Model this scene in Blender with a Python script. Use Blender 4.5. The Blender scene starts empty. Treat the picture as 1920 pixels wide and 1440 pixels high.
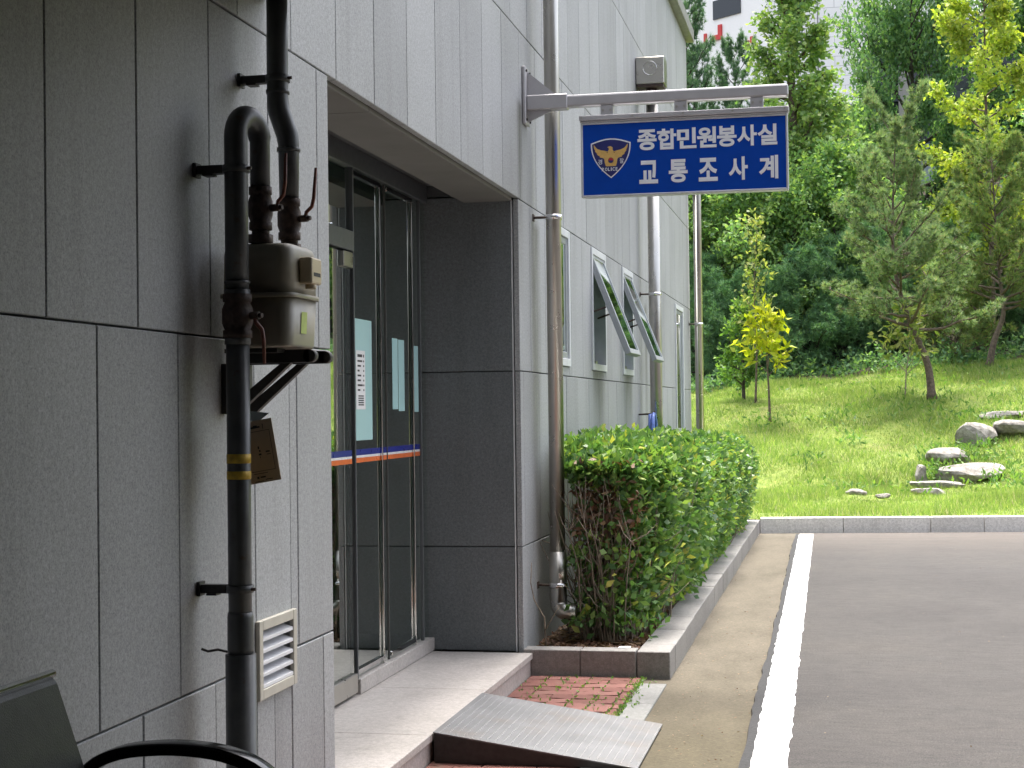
import bpy, bmesh, math, random
import numpy as np
from mathutils import Vector, Matrix

R = math.radians
scene = bpy.context.scene
col = scene.collection
rng = np.random.default_rng(7)
random.seed(7)

# ------------------------------------------------------------------ camera
CAM = Vector((1.78, 0.0, 1.5))
cam_data = bpy.data.cameras.new('camera')
cam_data.sensor_width = 36.0
cam_data.lens = 56.25
cam_data.clip_start = 0.05
cam_data.clip_end = 1500
cam = bpy.data.objects.new('camera', cam_data)
col.objects.link(cam)
_dy = Vector((615 / 3000, 42 / 3000, 1)).normalized()       # wall direction seen by the lens (right, down, forward)
_dx = Vector((1, -0.0127, 0)); _dx = (_dx - _dx.dot(_dy) * _dy).normalized()
_dz = _dx.cross(_dy)
_right = Vector((_dx[0], _dy[0], _dz[0])); _down = Vector((_dx[1], _dy[1], _dz[1])); _fwd = Vector((_dx[2], _dy[2], _dz[2]))
_m = Matrix((_right, -_down, -_fwd)).transposed().to_4x4()
cam.matrix_world = Matrix.Translation(CAM) @ _m
scene.camera = cam

# ------------------------------------------------------------------ light
SUN_EL, SUN_AZ = 73.0, -4.0          # azimuth measured from +y towards +x
world = bpy.data.worlds.new('World'); scene.world = world; world.use_nodes = True
wn = world.node_tree.nodes; wl = world.node_tree.links
sky = wn.new('ShaderNodeTexSky'); sky.sky_type = 'NISHITA'; sky.sun_disc = False
sky.sun_elevation = R(SUN_EL); sky.sun_rotation = R(SUN_AZ)
sky.dust_density = 6.0; sky.air_density = 1.0; sky.ozone_density = 1.0
hs_ = wn.new('ShaderNodeHueSaturation'); hs_.inputs['Saturation'].default_value = .5      # hazy, whitish daylight
wl.new(sky.outputs['Color'], hs_.inputs['Color']); wl.new(hs_.outputs['Color'], wn['Background'].inputs['Color'])
wn['Background'].inputs['Strength'].default_value = 0.13
sun = bpy.data.lights.new('sun', 'SUN'); sun.energy = 1.3; sun.angle = R(12); sun.color = (1, .95, .86)
sun_o = bpy.data.objects.new('sun', sun); col.objects.link(sun_o)
sd = Vector((math.sin(R(SUN_AZ)) * math.cos(R(SUN_EL)), math.cos(R(SUN_AZ)) * math.cos(R(SUN_EL)), math.sin(R(SUN_EL))))
sun_o.rotation_euler = sd.to_track_quat('Z', 'Y').to_euler()
scene.view_settings.view_transform = 'Standard'
scene.view_settings.look = 'None'
scene.view_settings.gamma = 1.0
scene.view_settings.use_curve_mapping = False
scene.view_settings.exposure = 2.12

# ------------------------------------------------------------------ materials
class NT:
    def __init__(s, name):
        s.m = bpy.data.materials.new(name); s.m.use_nodes = True
        s.t = s.m.node_tree; s.n = s.t.nodes; s.l = s.t.links
        s.b = s.n['Principled BSDF']; s.out = s.n['Material Output']
    def node(s, t, **k):
        n = s.n.new(t)
        for a, v in k.items(): setattr(n, a, v)
        return n
    def pos(s):
        return s.node('ShaderNodeNewGeometry').outputs['Position']
    def noise(s, scale, detail=3, rough=.55, vec=None, stretch=None):
        n = s.node('ShaderNodeTexNoise'); n.inputs['Scale'].default_value = scale
        n.inputs['Detail'].default_value = detail; n.inputs['Roughness'].default_value = rough
        v = vec or s.pos()
        if stretch:
            mp = s.node('ShaderNodeMapping'); mp.inputs['Scale'].default_value = stretch
            s.l.new(v, mp.inputs['Vector']); v = mp.outputs['Vector']
        s.l.new(v, n.inputs['Vector'])
        return n.outputs['Fac']
    def ramp(s, fac, stops):
        r = s.node('ShaderNodeValToRGB'); e = r.color_ramp.elements
        while len(e) < len(stops): e.new(.5)
        for el, (p, c) in zip(e, stops):
            el.position = p; el.color = (*c, 1) if len(c) == 3 else c
        s.l.new(fac, r.inputs['Fac']); return r.outputs['Color']
    def mix(s, a, b, fac, mode='MIX'):
        n = s.node('ShaderNodeMix', data_type='RGBA', blend_type=mode)
        for sock, v in ((n.inputs[0], fac), (n.inputs[6], a), (n.inputs[7], b)):
            if isinstance(v, (int, float)): sock.default_value = v
            elif isinstance(v, tuple): sock.default_value = (*v, 1)
            else: s.l.new(v, sock)
        return n.outputs[2]
    def math(s, op, a, b=0.0, clamp=False):
        n = s.node('ShaderNodeMath', operation=op); n.use_clamp = clamp
        for sock, v in ((n.inputs[0], a), (n.inputs[1], b)):
            if isinstance(v, (int, float)): sock.default_value = v
            else: s.l.new(v, sock)
        return n.outputs[0]
    def col(s, c):
        if isinstance(c, tuple): s.b.inputs['Base Color'].default_value = (*c, 1)
        else: s.l.new(c, s.b.inputs['Base Color'])
    def rough(s, v):
        if isinstance(v, (int, float)): s.b.inputs['Roughness'].default_value = v
        else: s.l.new(v, s.b.inputs['Roughness'])
    def bump(s, h, strength=.3, dist=.01):
        n = s.node('ShaderNodeBump'); n.inputs['Strength'].default_value = strength
        n.inputs['Distance'].default_value = dist
        s.l.new(h, n.inputs['Height']); s.l.new(n.outputs['Normal'], s.b.inputs['Normal'])

M = {}
def plain(name, c, rough=.5, metal=0.0, var=.12, scale=14, bump=0.0, bscale=120):
    t = NT(name)
    f = t.noise(scale, 4)
    lo = tuple(max(0, v * (1 - var)) for v in c); hi = tuple(min(1, v * (1 + var)) for v in c)
    t.col(t.ramp(f, [(.3, lo), (.7, hi)]))
    t.rough(t.math('ADD', t.math('MULTIPLY', t.noise(scale * 2.3, 3), .18), rough - .09, True))
    t.b.inputs['Metallic'].default_value = metal
    if bump: t.bump(t.noise(bscale, 3), bump, .004)
    M[name] = t.m; return t.m

def granite(name, c, contrast=.45, panelvar=.10, stains=False, speck=190, rough=.62):
    t = NT(name)
    s1 = t.noise(speck, 4, .7); s2 = t.noise(speck * .36, 3, .6); s3 = t.noise(1.3, 4)
    lo = tuple(v * (1 - contrast) for v in c); hi = tuple(min(1, v * (1 + contrast * .7)) for v in c)
    a = t.ramp(s1, [(.30, lo), (.46, tuple(v * .93 for v in c)), (.56, tuple(v * 1.05 for v in c)), (.72, hi)])
    a = t.mix(a, t.ramp(s2, [(.35, (.82, .82, .82)), (.65, (1.14, 1.14, 1.15))]), .8, 'MULTIPLY')
    a = t.mix(a, t.ramp(s3, [(.3, (.88, .88, .87)), (.7, (1.08, 1.08, 1.08))]), .8, 'MULTIPLY')
    oi = t.node('ShaderNodeObjectInfo')
    a = t.mix(a, t.ramp(oi.outputs['Random'], [(0, (1 - panelvar,) * 3), (1, (1 + panelvar,) * 3)]), 1.0, 'MULTIPLY')
    # rain streaks: noise drawn out along z
    st = t.noise(1.0, 5, .65, stretch=(5, 5, .35))
    a = t.mix(a, (.62, .61, .58), t.math('MULTIPLY', t.ramp(st, [(.50, (0, 0, 0)), (.74, (1, 1, 1))]), .42), 'MULTIPLY')
    if stains:   # dirt washed down below the two opened windows and the downpipes
        sx = t.node('ShaderNodeSeparateXYZ'); t.l.new(t.pos(), sx.inputs[0])
        tot = None
        for yc, w, ztop, zl in ((11.98, .34, 1.80, .75), (13.67, .34, 1.80, .75), (9.0, .10, 3.3, 1.3), (9.45, .16, 2.66, 2.2), (15.0, .12, 2.5, 1.8)):
            dy = t.math('DIVIDE', t.math('SUBTRACT', sx.outputs['Y'], yc), w)
            gy = t.math('SUBTRACT', 1.0, t.math('MULTIPLY', dy, dy), True)
            dz = t.math('DIVIDE', t.math('SUBTRACT', ztop, sx.outputs['Z']), zl)
            up = t.math('MULTIPLY', dz, 30.0, True)
            dn = t.math('SUBTRACT', 1.0, dz, True)
            k = t.math('MULTIPLY', t.math('MULTIPLY', gy, up), dn)
            tot = k if tot is None else t.math('ADD', tot, k)
        nz = t.ramp(t.noise(3.0, 5, .7, stretch=(3, 3, .5)), [(.32, (.4, .4, .4)), (.66, (1, 1, 1))])
        a = t.mix(a, (.30, .29, .24), t.math('MULTIPLY', t.math('MULTIPLY', tot, nz), 1.05, True), 'MULTIPLY')
    t.col(a); t.rough(rough)
    t.bump(s1, .22, .0015)
    M[name] = t.m; return t.m

granite('granite', (.365, .375, .385), stains=True)
granite('granite_shaded', (.158, .172, .182), contrast=.4, panelvar=.05)  # same granite, with the shade of the far jamb put into its colour
granite('kerb_granite', (.262, .250, .242), contrast=.3, panelvar=.09, speck=140)
granite('step_granite', (.47, .435, .41), contrast=.16, panelvar=.03, speck=160, rough=.55)
granite('border_granite', (.20, .20, .195), contrast=.22, panelvar=.06, speck=120)
granite('white_kerb', (.78, .765, .74), contrast=.22, panelvar=.06, speck=120)
plain('tar', (.020, .020, .022), .8, var=.5, scale=60, bump=.5)
plain('joint', (.10, .10, .095), .9)
plain('soffit', (.165, .16, .15), .7, var=.06, scale=3)
plain('dark_board', (.07, .074, .078), .6, var=.1)
plain('white_frame', (.66, .68, .70), .45, var=.06)
plain('sash_metal', (.36, .38, .40), .4, .3, var=.08)
plain('roof_metal', (.27, .265, .255), .5, .5)
plain('interior', (.58, .64, .58), .8, var=.1, scale=2)
plain('interior_floor', (.42, .42, .38), .35)
plain('steel', (.47, .455, .42), .30, 1.0, var=.06, scale=5)
plain('chrome', (.72, .72, .72), .12, 1.0, var=.05)
plain('alu', (.52, .51, .53), .42, .55, var=.05)
plain('dark_alu', (.13, .14, .15), .4, .4, var=.06)
plain('black_iron', (.028, .026, .025), .55, var=.3, scale=40, bump=.2)
plain('rusty_iron', (.06, .038, .03), .7, var=.45, scale=60, bump=.4)
plain('handle_red', (.20, .065, .04), .5, var=.35, scale=60)
plain('meter_beige', (.30, .275, .215), .42, var=.08, scale=8)
plain('meter_cream', (.62, .52, .36), .4, var=.05)
plain('sticker', (.45, .55, .16), .6)
plain('ink', (.03, .03, .03), .7)
plain('red_paint', (.55, .03, .03), .5)
plain('louvre', (.50, .475, .41), .45, var=.06)
plain('louvre_slat', (.74, .75, .78), .35, var=.05)
plain('sign_blue', (.0008, .056, .40), .6, var=.05)
M['sign_blue'].node_tree.nodes['Principled BSDF'].inputs['Specular IOR Level'].default_value = .15
plain('navy', (.018, .022, .15), .4)
plain('sign_white', (.86, .88, .93), .4, var=.03)
plain('sign_frame', (.58, .60, .63), .35, .2)
plain('gold', (.72, .46, .14), .4, var=.1, scale=60)
plain('gold_dark', (.30, .16, .05), .5)
plain('emblem_red', (.55, .02, .05), .4)
plain('vinyl', (.016, .020, .017), .42, var=.15, bump=.25, bscale=260)
M['vinyl'].node_tree.nodes['Principled BSDF'].inputs['Specular IOR Level'].default_value = .18
plain('black_gloss', (.008, .008, .009), .16)
plain('paper', (.78, .78, .78), .8, var=.03)
plain('film', (.42, .66, .66), .35, var=.05, scale=3)
plain('band_blue', (.012, .02, .22), .3); plain('band_white', (.75, .75, .75), .3); plain('band_orange', (.72, .16, .045), .3)
plain('blue_hose', (.10, .17, .50), .4, var=.25, scale=60)
plain('earth', (.075, .055, .038), .95, var=.4, scale=30, bump=.8)
plain('white_wall', (.86, .86, .85), .6, var=.02)
plain('dark_glass', (.010, .014, .022), .08)
plain('slate_panel', (.24, .28, .335), .45, .3, var=.1, scale=1)
plain('navy_panel', (.035, .05, .062), .35, var=.2, scale=1)
plain('bark', (.115, .085, .065), .9, var=.5, scale=22, bump=1.0, bscale=40)
plain('bark_dark', (.055, .045, .036), .9, var=.5, scale=22, bump=1.0, bscale=40)
plain('twig', (.24, .195, .15), .9, var=.4, scale=30)
plain('yellow_tape', (.55, .36, .03), .6, var=.3, scale=50)
plain('rubber', (.02, .02, .02), .8)
plain('clear_plastic', (.40, .45, .46), .2)

def pipe_paint():
    t = NT('pipe_paint')
    a = t.ramp(t.noise(10, 5, .6), [(.35, (.062, .065, .067)), (.65, (.10, .104, .106))])
    a = t.mix(a, (.07, .048, .03), t.ramp(t.noise(26, 5, .7), [(.60, (0, 0, 0)), (.72, (1, 1, 1))]))
    t.col(a); t.rough(.42); t.bump(t.noise(70, 3), .15, .002)
    M['pipe_paint'] = t.m
pipe_paint()

def card():
    t = NT('cardboard')
    t.col(t.ramp(t.noise(25, 5), [(.3, (.52, .39, .26)), (.7, (.60, .46, .32))])); t.rough(.8)
    M['cardboard'] = t.m
card()

def asphalt():
    t = NT('asphalt')
    a = t.ramp(t.noise(95, 5, .8), [(.30, (.022, .020, .021)), (.46, (.055, .051, .050)), (.56, (.067, .063, .061)), (.74, (.135, .127, .122))])
    a = t.mix(a, t.ramp(t.noise(14, 5, .75, stretch=(.45, 1.3, 1)), [(.32, (.70, .70, .71)), (.52, (1, 1, 1)), (.72, (1.18, 1.17, 1.15))]), .9, 'MULTIPLY')
    a = t.mix(a, t.ramp(t.noise(.55, 5, .6), [(.32, (.80, .77, .78)), (.5, (1, .98, .97)), (.72, (1.20, 1.15, 1.08))]), .9, 'MULTIPLY')
    a = t.mix(a, (.070, .069, .068), t.ramp(t.noise(1.6, 6, .7, stretch=(.5, 1.8, 1)), [(.56, (0, 0, 0)), (.75, (.55, .55, .55))]))
    # pale dust blown up against the far kerb
    sx = t.node('ShaderNodeSeparateXYZ'); t.l.new(t.pos(), sx.inputs[0])
    d = t.math('MULTIPLY', t.math('SUBTRACT', sx.outputs['Y'], 16.0), .2, True)
    d = t.math('MULTIPLY', d, t.math('ADD', t.noise(2.0, 4, .6, stretch=(.6, 2.5, 1)), .1))
    a = t.mix(a, (.17, .14, .115), d)
    a = t.mix(a, (.17, .145, .11), t.ramp(t.noise(9, 5, .75), [(.665, (0, 0, 0)), (.72, (.7, .7, .7))]))
    t.col(a); t.rough(.9); t.bump(t.noise(110, 4, .75), .8, .01)
    M['asphalt'] = t.m
asphalt()

def concrete():
    t = NT('concrete_gutter')
    a = t.ramp(t.noise(60, 5, .7), [(.3, (.085, .071, .052)), (.55, (.125, .107, .080)), (.75, (.175, .152, .118))])
    a = t.mix(a, t.ramp(t.noise(.9, 7, .74, stretch=(2.6, 1, 1)), [(.30, (.62, .61, .54)), (.52, (.97, .97, .95)), (.72, (1.22, 1.21, 1.18))]), .9, 'MULTIPLY')
    a = t.mix(a, (.035, .03, .02), t.ramp(t.noise(24, 5, .75, stretch=(1, 1.9, 1)), [(.63, (0, 0, 0)), (.70, (.85, .85, .85))]))
    sx = t.node('ShaderNodeSeparateXYZ'); t.l.new(t.pos(), sx.inputs[0])
    d = t.math('SUBTRACT', 1.0, t.math('MULTIPLY', t.math('ADD', t.math('SUBTRACT', sx.outputs['Y'], 7.6), t.noise(1.5, 3)), .45), True)
    a = t.mix(a, (.62, .60, .44), t.math('MULTIPLY', d, .8), 'MULTIPLY')          # mossy end by the ramp
    t.col(a); t.rough(.92); t.bump(t.noise(55, 5, .7), .5, .006)
    M['concrete_gutter'] = t.m
concrete()

def paint():
    t = NT('road_paint')
    a = t.ramp(t.noise(90, 4, .7), [(.25, (.62, .62, .62)), (.45, (.80, .80, .80))])
    a = t.mix(a, (.30, .29, .28), t.ramp(t.noise(30, 5, .75), [(.68, (0, 0, 0)), (.74, (.8, .8, .8))]))
    t.col(a); t.rough(.75); t.bump(t.noise(140, 3), .4, .004)
    M['road_paint'] = t.m
paint()

def brickmat():
    t = NT('brick')
    oi = t.node('ShaderNodeObjectInfo')
    a = t.ramp(oi.outputs['Random'], [(0, (.15, .060, .048)), (.5, (.195, .080, .065)), (1, (.235, .108, .09))])
    a = t.mix(a, t.ramp(t.noise(120, 4, .7), [(.3, (.72, .7, .7)), (.7, (1.15, 1.15, 1.15))]), .9, 'MULTIPLY')
    a = t.mix(a, (.17, .14, .10), t.ramp(t.noise(7, 5, .65), [(.56, (0, 0, 0)), (.76, (.75, .75, .75))]))
    t.col(a); t.rough(.9); t.bump(t.noise(150, 3), .4, .003)
    M['brick'] = t.m
    t = NT('brick_grey')
    a = t.ramp(t.noise(100, 4, .7), [(.3, (.22, .19, .14)), (.7, (.36, .31, .24))]); t.col(a); t.rough(.9)
    M['brick_grey'] = t.m
brickmat()

def diamond_plate():
    t = NT('ramp_plate')
    a = t.ramp(t.noise(4, 5, .6), [(.3, (.13, .132, .138)), (.7, (.19, .192, .20))])
    a = t.mix(a, (.16, .125, .10), t.ramp(t.noise(2.6, 5, .65), [(.52, (0, 0, 0)), (.75, (.7, .7, .7))]))
    t.col(a); t.b.inputs['Metallic'].default_value = .25; t.rough(.55)
    t.bump(t.noise(80, 3), .08, .002)
    M['ramp_plate'] = t.m
diamond_plate()

def glassmat(name, tint, refl=1.0, rough=.0):
    t = NT(name); t.n.remove(t.b)
    tr = t.node('ShaderNodeBsdfTransparent'); tr.inputs['Color'].default_value = (*tint, 1)
    gl = t.node('ShaderNodeBsdfGlossy'); gl.inputs['Roughness'].default_value = rough
    gl.inputs['Color'].default_value = (.95, 1, .97, 1)
    fr = t.node('ShaderNodeFresnel'); fr.inputs['IOR'].default_value = 1.52
    mx = t.node('ShaderNodeMixShader')
    t.l.new(t.math('MULTIPLY', fr.outputs[0], 1.75 * refl, True), mx.inputs[0])
    t.l.new(tr.outputs[0], mx.inputs[1]); t.l.new(gl.outputs[0], mx.inputs[2])
    t.l.new(mx.outputs[0], t.out.inputs['Surface'])
    M[name] = t.m
glassmat('glass', (.66, .80, .70), 1.7)
glassmat('window_glass', (.30, .36, .35), 3.2, .03)

def leafmat(name, stops, trans=.45, patch=.25, rough=.5, spec=.35):
    """leaf: colour drawn per leaf, light passing through it"""
    t = NT(name)
    g = t.node('ShaderNodeNewGeometry')
    a = t.ramp(g.outputs['Random Per Island'], stops)
    a = t.mix(a, t.ramp(t.noise(.9, 3), [(.3, (1 - patch,) * 3), (.7, (1 + patch,) * 3)]), 1.0, 'MULTIPLY')
    t.col(a); t.rough(rough)
    t.b.inputs['Specular IOR Level'].default_value = spec
    tl = t.node('ShaderNodeBsdfTranslucent')
    t.l.new(t.mix(a, (1.15, 1.25, .55), 1.0, 'MULTIPLY'), tl.inputs['Color'])
    mx = t.node('ShaderNodeMixShader'); mx.inputs[0].default_value = trans
    t.l.new(t.b.outputs[0], mx.inputs[1]); t.l.new(tl.outputs[0], mx.inputs[2])
    t.l.new(mx.outputs[0], t.out.inputs['Surface'])
    M[name] = t.m
leafmat('leaf_column', [(0, (0.144, 0.255, 0.095)), (.5, (0.237, 0.373, 0.127)), (1, (0.412, 0.508, 0.172))])
leafmat('leaf_broad', [(0, (0.088, 0.190, 0.097)), (.5, (0.157, 0.299, 0.136)), (1, (0.306, 0.459, 0.185))])
leafmat('leaf_fill', [(0, (0.112, 0.228, 0.096)), (.5, (0.210, 0.356, 0.135)), (1, (0.381, 0.512, 0.170))])
leafmat('leaf_yellow', [(0, (0.231, 0.319, 0.055)), (.5, (0.333, 0.421, 0.066)), (1, (0.477, 0.494, 0.084))])
leafmat('leaf_sapling', [(0, (.24, .30, .02)), (.5, (.36, .40, .028)), (1, (.47, .44, .04))])
leafmat('leaf_pale', [(0, (.15, .23, .06)), (.5, (.26, .32, .09)), (1, (.42, .41, .16))])
leafmat('leaf_small', [(0, (0.083, 0.176, 0.050)), (.5, (0.135, 0.257, 0.068)), (1, (0.240, 0.351, 0.090))])
leafmat('leaf_hedge', [(0, (0.086, 0.185, 0.076)), (.45, (0.151, 0.288, 0.096)), (.93, (0.281, 0.410, 0.109)), (1, (0.575, 0.540, 0.137))], trans=.38, spec=.5, rough=.4, patch=.2)
leafmat('leaf_dead', [(0, (.11, .055, .035)), (.5, (.20, .105, .065)), (1, (.36, .25, .16))], trans=.2)
leafmat('needle_far', [(0, (0.075, 0.164, 0.106)), (.5, (0.129, 0.245, 0.145)), (1, (0.229, 0.359, 0.191))], trans=.25)
leafmat('needle_near', [(0, (0.124, 0.210, 0.112)), (.5, (0.218, 0.319, 0.152)), (.9, (0.331, 0.419, 0.205)), (1, (0.496, 0.331, 0.231))], trans=.3)
leafmat('needle_b', [(0, (0.122, 0.208, 0.081)), (.5, (0.216, 0.314, 0.113)), (.88, (0.338, 0.406, 0.135)), (1, (0.488, 0.270, 0.162))], trans=.32)
leafmat('needle_dark', [(0, (0.080, 0.183, 0.104)), (.5, (0.141, 0.278, 0.139)), (1, (0.251, 0.402, 0.174))], trans=.25)
leafmat('grass_blade', [(0, (0.142, 0.233, 0.073)), (.5, (0.235, 0.335, 0.103)), (.9, (0.372, 0.424, 0.166)), (1, (0.515, 0.438, 0.439))], trans=.5, patch=.25, rough=.6, spec=.2)

def lawnmat():
    t = NT('lawn')
    a = t.ramp(t.noise(5, 5, .7), [(.3, (.085, .125, .022)), (.5, (.15, .205, .03)), (.72, (.21, .235, .05))])
    a = t.mix(a, (.20, .145, .07), t.ramp(t.noise(.8, 5, .65), [(.55, (0, 0, 0)), (.72, (.55, .55, .55))]))
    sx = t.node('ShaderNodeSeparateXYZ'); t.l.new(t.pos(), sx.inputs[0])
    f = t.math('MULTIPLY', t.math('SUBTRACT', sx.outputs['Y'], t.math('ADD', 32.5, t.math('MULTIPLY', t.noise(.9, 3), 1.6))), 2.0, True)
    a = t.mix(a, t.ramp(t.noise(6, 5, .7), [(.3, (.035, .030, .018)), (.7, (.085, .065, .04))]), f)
    t.col(a); t.rough(.95); t.bump(t.noise(30, 4), .6, .03)
    M['lawn'] = t.m
lawnmat()

def rockmat():
    t = NT('rock')
    a = t.ramp(t.noise(9, 6, .7), [(.28, (.09, .078, .066)), (.5, (.26, .24, .215)), (.7, (.44, .42, .39))])
    a = t.mix(a, (.08, .095, .05), t.ramp(t.noise(4, 5, .65), [(.60, (0, 0, 0)), (.75, (.6, .6, .6))]))
    t.col(a); t.rough(.9); t.bump(t.noise(22, 6, .7), .9, .02)
    M['rock'] = t.m
rockmat()

def tilewall():
    t = NT('tiled_wall')
    br = t.node('ShaderNodeTexBrick'); br.inputs['Scale'].default_value = 1.0
    br.inputs['Color1'].default_value = (.86, .86, .85, 1); br.inputs['Color2'].default_value = (.83, .83, .82, 1)
    br.inputs['Mortar'].default_value = (.45, .45, .45, 1); br.inputs['Mortar Size'].default_value = .012
    br.inputs['Brick Width'].default_value = .9; br.inputs['Row Height'].default_value = .45
    tc = t.node('ShaderNodeTexCoord'); mp = t.node('ShaderNodeMapping'); mp.inputs['Rotation'].default_value = (R(90), 0, 0)
    t.l.new(tc.outputs['Object'], mp.inputs['Vector']); t.l.new(mp.outputs['Vector'], br.inputs['Vector'])
    t.col(br.outputs['Color']); t.rough(.5)
    M['tiled_wall'] = t.m
tilewall()

# ------------------------------------------------------------------ mesh helpers
class MB:
    def __init__(s): s.v = []; s.f = []; s.sm = []
    def add(s, vs, fs, smooth=False):
        o = len(s.v); s.v += [tuple(v) for v in vs]
        s.f += [tuple(i + o for i in f) for f in fs]; s.sm += [smooth] * len(fs); return s
    def box(s, x0, x1, y0, y1, z0, z1):
        return s.add([(x, y, z) for x in (x0, x1) for y in (y0, y1) for z in (z0, z1)],
                     [(0, 1, 3, 2), (4, 6, 7, 5), (0, 4, 5, 1), (2, 3, 7, 6), (0, 2, 6, 4), (1, 5, 7, 3)])
    def tube(s, path, r, seg=12, caps=True):
        P = [Vector(p) for p in path]; n = len(P)
        rr = r if isinstance(r, (list, tuple)) else [r] * n
        T = [(P[min(i + 1, n - 1)] - P[max(i - 1, 0)]).normalized() for i in range(n)]
        a = Vector((0, 0, 1)) if abs(T[0].z) < .9 else Vector((1, 0, 0))
        u = T[0].cross(a).normalized(); vs = []
        for i in range(n):
            u = (u - u.dot(T[i]) * T[i]).normalized(); w = T[i].cross(u)
            for k in range(seg):
                t = 2 * math.pi * k / seg
                vs.append(P[i] + (u * math.cos(t) + w * math.sin(t)) * rr[i])
        fs = [(i * seg + k, i * seg + (k + 1) % seg, (i + 1) * seg + (k + 1) % seg, (i + 1) * seg + k)
              for i in range(n - 1) for k in range(seg)]
        s.add(vs, fs, True)
        if caps:
            o = len(s.v) - len(vs)
            s.f += [tuple(o + k for k in reversed(range(seg))), tuple(o + (n - 1) * seg + k for k in range(seg))]; s.sm += [False, False]
        return s
    def prism(s, poly, a, b, axis='x'):
        """extrude a 2-D outline (the two other axes, in xyz order) from a to b along axis"""
        def pt(p, c):
            return {'x': (c, p[0], p[1]), 'y': (p[0], c, p[1]), 'z': (p[0], p[1], c)}[axis]
        n = len(poly); vs = [pt(p, a) for p in poly] + [pt(p, b) for p in poly]
        return s.add(vs, [tuple(reversed(range(n))), tuple(range(n, 2 * n))] + [(i, (i + 1) % n, n + (i + 1) % n, n + i) for i in range(n)])
    def mesh(s, name, mat, bevel=0.0, segs=1):
        me = bpy.data.meshes.new(name); me.from_pydata(s.v, [], s.f)
        me.polygons.foreach_set('use_smooth', s.sm)
        bm = bmesh.new(); bm.from_mesh(me); bmesh.ops.recalc_face_normals(bm, faces=bm.faces)
        if bevel:
            ed = [e for e in bm.edges if len(e.link_faces) == 2 and e.calc_face_angle(0) > .6]
            bmesh.ops.bevel(bm, geom=ed, offset=bevel, segments=segs, affect='EDGES', profile=.5)
        bm.to_mesh(me); bm.free()
        me.materials.append(M[mat]); return me
    def build(s, name, mat, parent=None, bevel=0.0, segs=1):
        return link(name, s.mesh(name, mat, bevel, segs), parent)

def link(name, me, parent=None, loc=None):
    o = bpy.data.objects.new(name, me); col.objects.link(o)
    if loc is not None: o.location = loc
    if parent is not None:
        o.parent = parent
        o.matrix_parent_inverse = Matrix.Translation(-parent.location)    # parts are written in scene coordinates
    return o

def tag(o, label, cat, group=None):
    o['label'] = label; o['category'] = cat
    if group: o['group'] = group
    return o
def thing(name, loc, label, cat, group=None):
    o = bpy.data.objects.new(name, None); col.objects.link(o); o.location = loc; o.empty_display_size = .2
    return tag(o, label, cat, group)
def struct(o): o['kind'] = 'structure'; return o
def stuff(o): o['kind'] = 'stuff'; return o

def quads_mesh(name, V, mat, k=4):
    """V: (N,k,3) array, one polygon of k corners per row"""
    N = len(V); me = bpy.data.meshes.new(name)
    me.vertices.add(N * k); me.vertices.foreach_set('co', V.reshape(-1).astype(np.float32))
    me.loops.add(N * k); me.loops.foreach_set('vertex_index', np.arange(N * k, dtype=np.int32))
    me.polygons.add(N); me.polygons.foreach_set('loop_start', np.arange(0, N * k, k, dtype=np.int32))
    me.polygons.foreach_set('loop_total', np.full(N, k, dtype=np.int32))
    me.update(calc_edges=True); me.validate(); me.materials.append(M[mat]); return me

def unit(a): return a / np.maximum(np.linalg.norm(a, axis=-1, keepdims=True), 1e-9)
def leaves(C, L, W, up=.0, fwd=None, fw=0.0, rg=rng):
    """diamond leaves at C, length L width W, random heading biased by up and fwd"""
    n = len(C); d = rg.normal(size=(n, 3)); d = unit(d); d[:, 2] += up
    if fwd is not None: d = d + fwd * fw
    d = unit(d); s = unit(np.cross(d, rg.normal(size=(n, 3))))
    l = (L * rg.uniform(.65, 1.25, n))[:, None]; w = (W * rg.uniform(.7, 1.2, n))[:, None]
    nrm = np.cross(d, s) * l * .12
    return np.stack([C, C + d * l * .45 + s * w * .5 + nrm, C + d * l, C + d * l * .45 - s * w * .5 + nrm], 1)

def polyline(path, n=24):
    P = np.array(path, float); t = np.linspace(0, 1, len(P)); u = np.linspace(0, 1, n)
    Q = np.stack([np.interp(u, t, P[:, i]) for i in range(3)], 1)
    for _ in range(3): Q[1:-1] = (Q[:-2] + 2 * Q[1:-1] + Q[2:]) / 4
    return Q

def terr(x, y):
    x = np.asarray(x, float); y = np.asarray(y, float)
    z = .155 + .015 * (np.clip(y, 19, 25) - 19.6)
    z = z + .27 * (np.clip(y, 25, 30) - 25) + .15 * (np.clip(y, 30, 40) - 30)
    z = z + .08 * (np.clip(x, -8, 14) - 2) * (np.clip(y, 25, 40) - 25) / 8
    z = z + .35 * np.clip(y - 40, 0, 60)
    w = np.clip((y - 20.2) / 3, 0, 1)
    z = z + w * (.05 * np.sin(x * 1.7 + y * .9) * np.sin(y * 1.3 - x * .4) + .03 * np.sin(x * 3.9 + 1) * np.sin(y * 3.1))
    return z
def tz(x, y): return float(terr(x, y))

# ================================================================== setting: ground
def sheet(name, pts, z, mat):
    mb = MB(); mb.add([(x, y, z) for x, y in pts], [tuple(range(len(pts)))])
    return struct(mb.build(name, mat))
sheet('ground', [(-300, -300), (300, -300), (300, 300), (-300, 300)], -.06, 'earth')
sheet('pavement', [(0, -14), (26, -14), (26, 22.2), (0, 19.2)], -.004, 'concrete_gutter')

def kerb_y(x): return 19.457 + .1163 * (x - .814)
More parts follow.
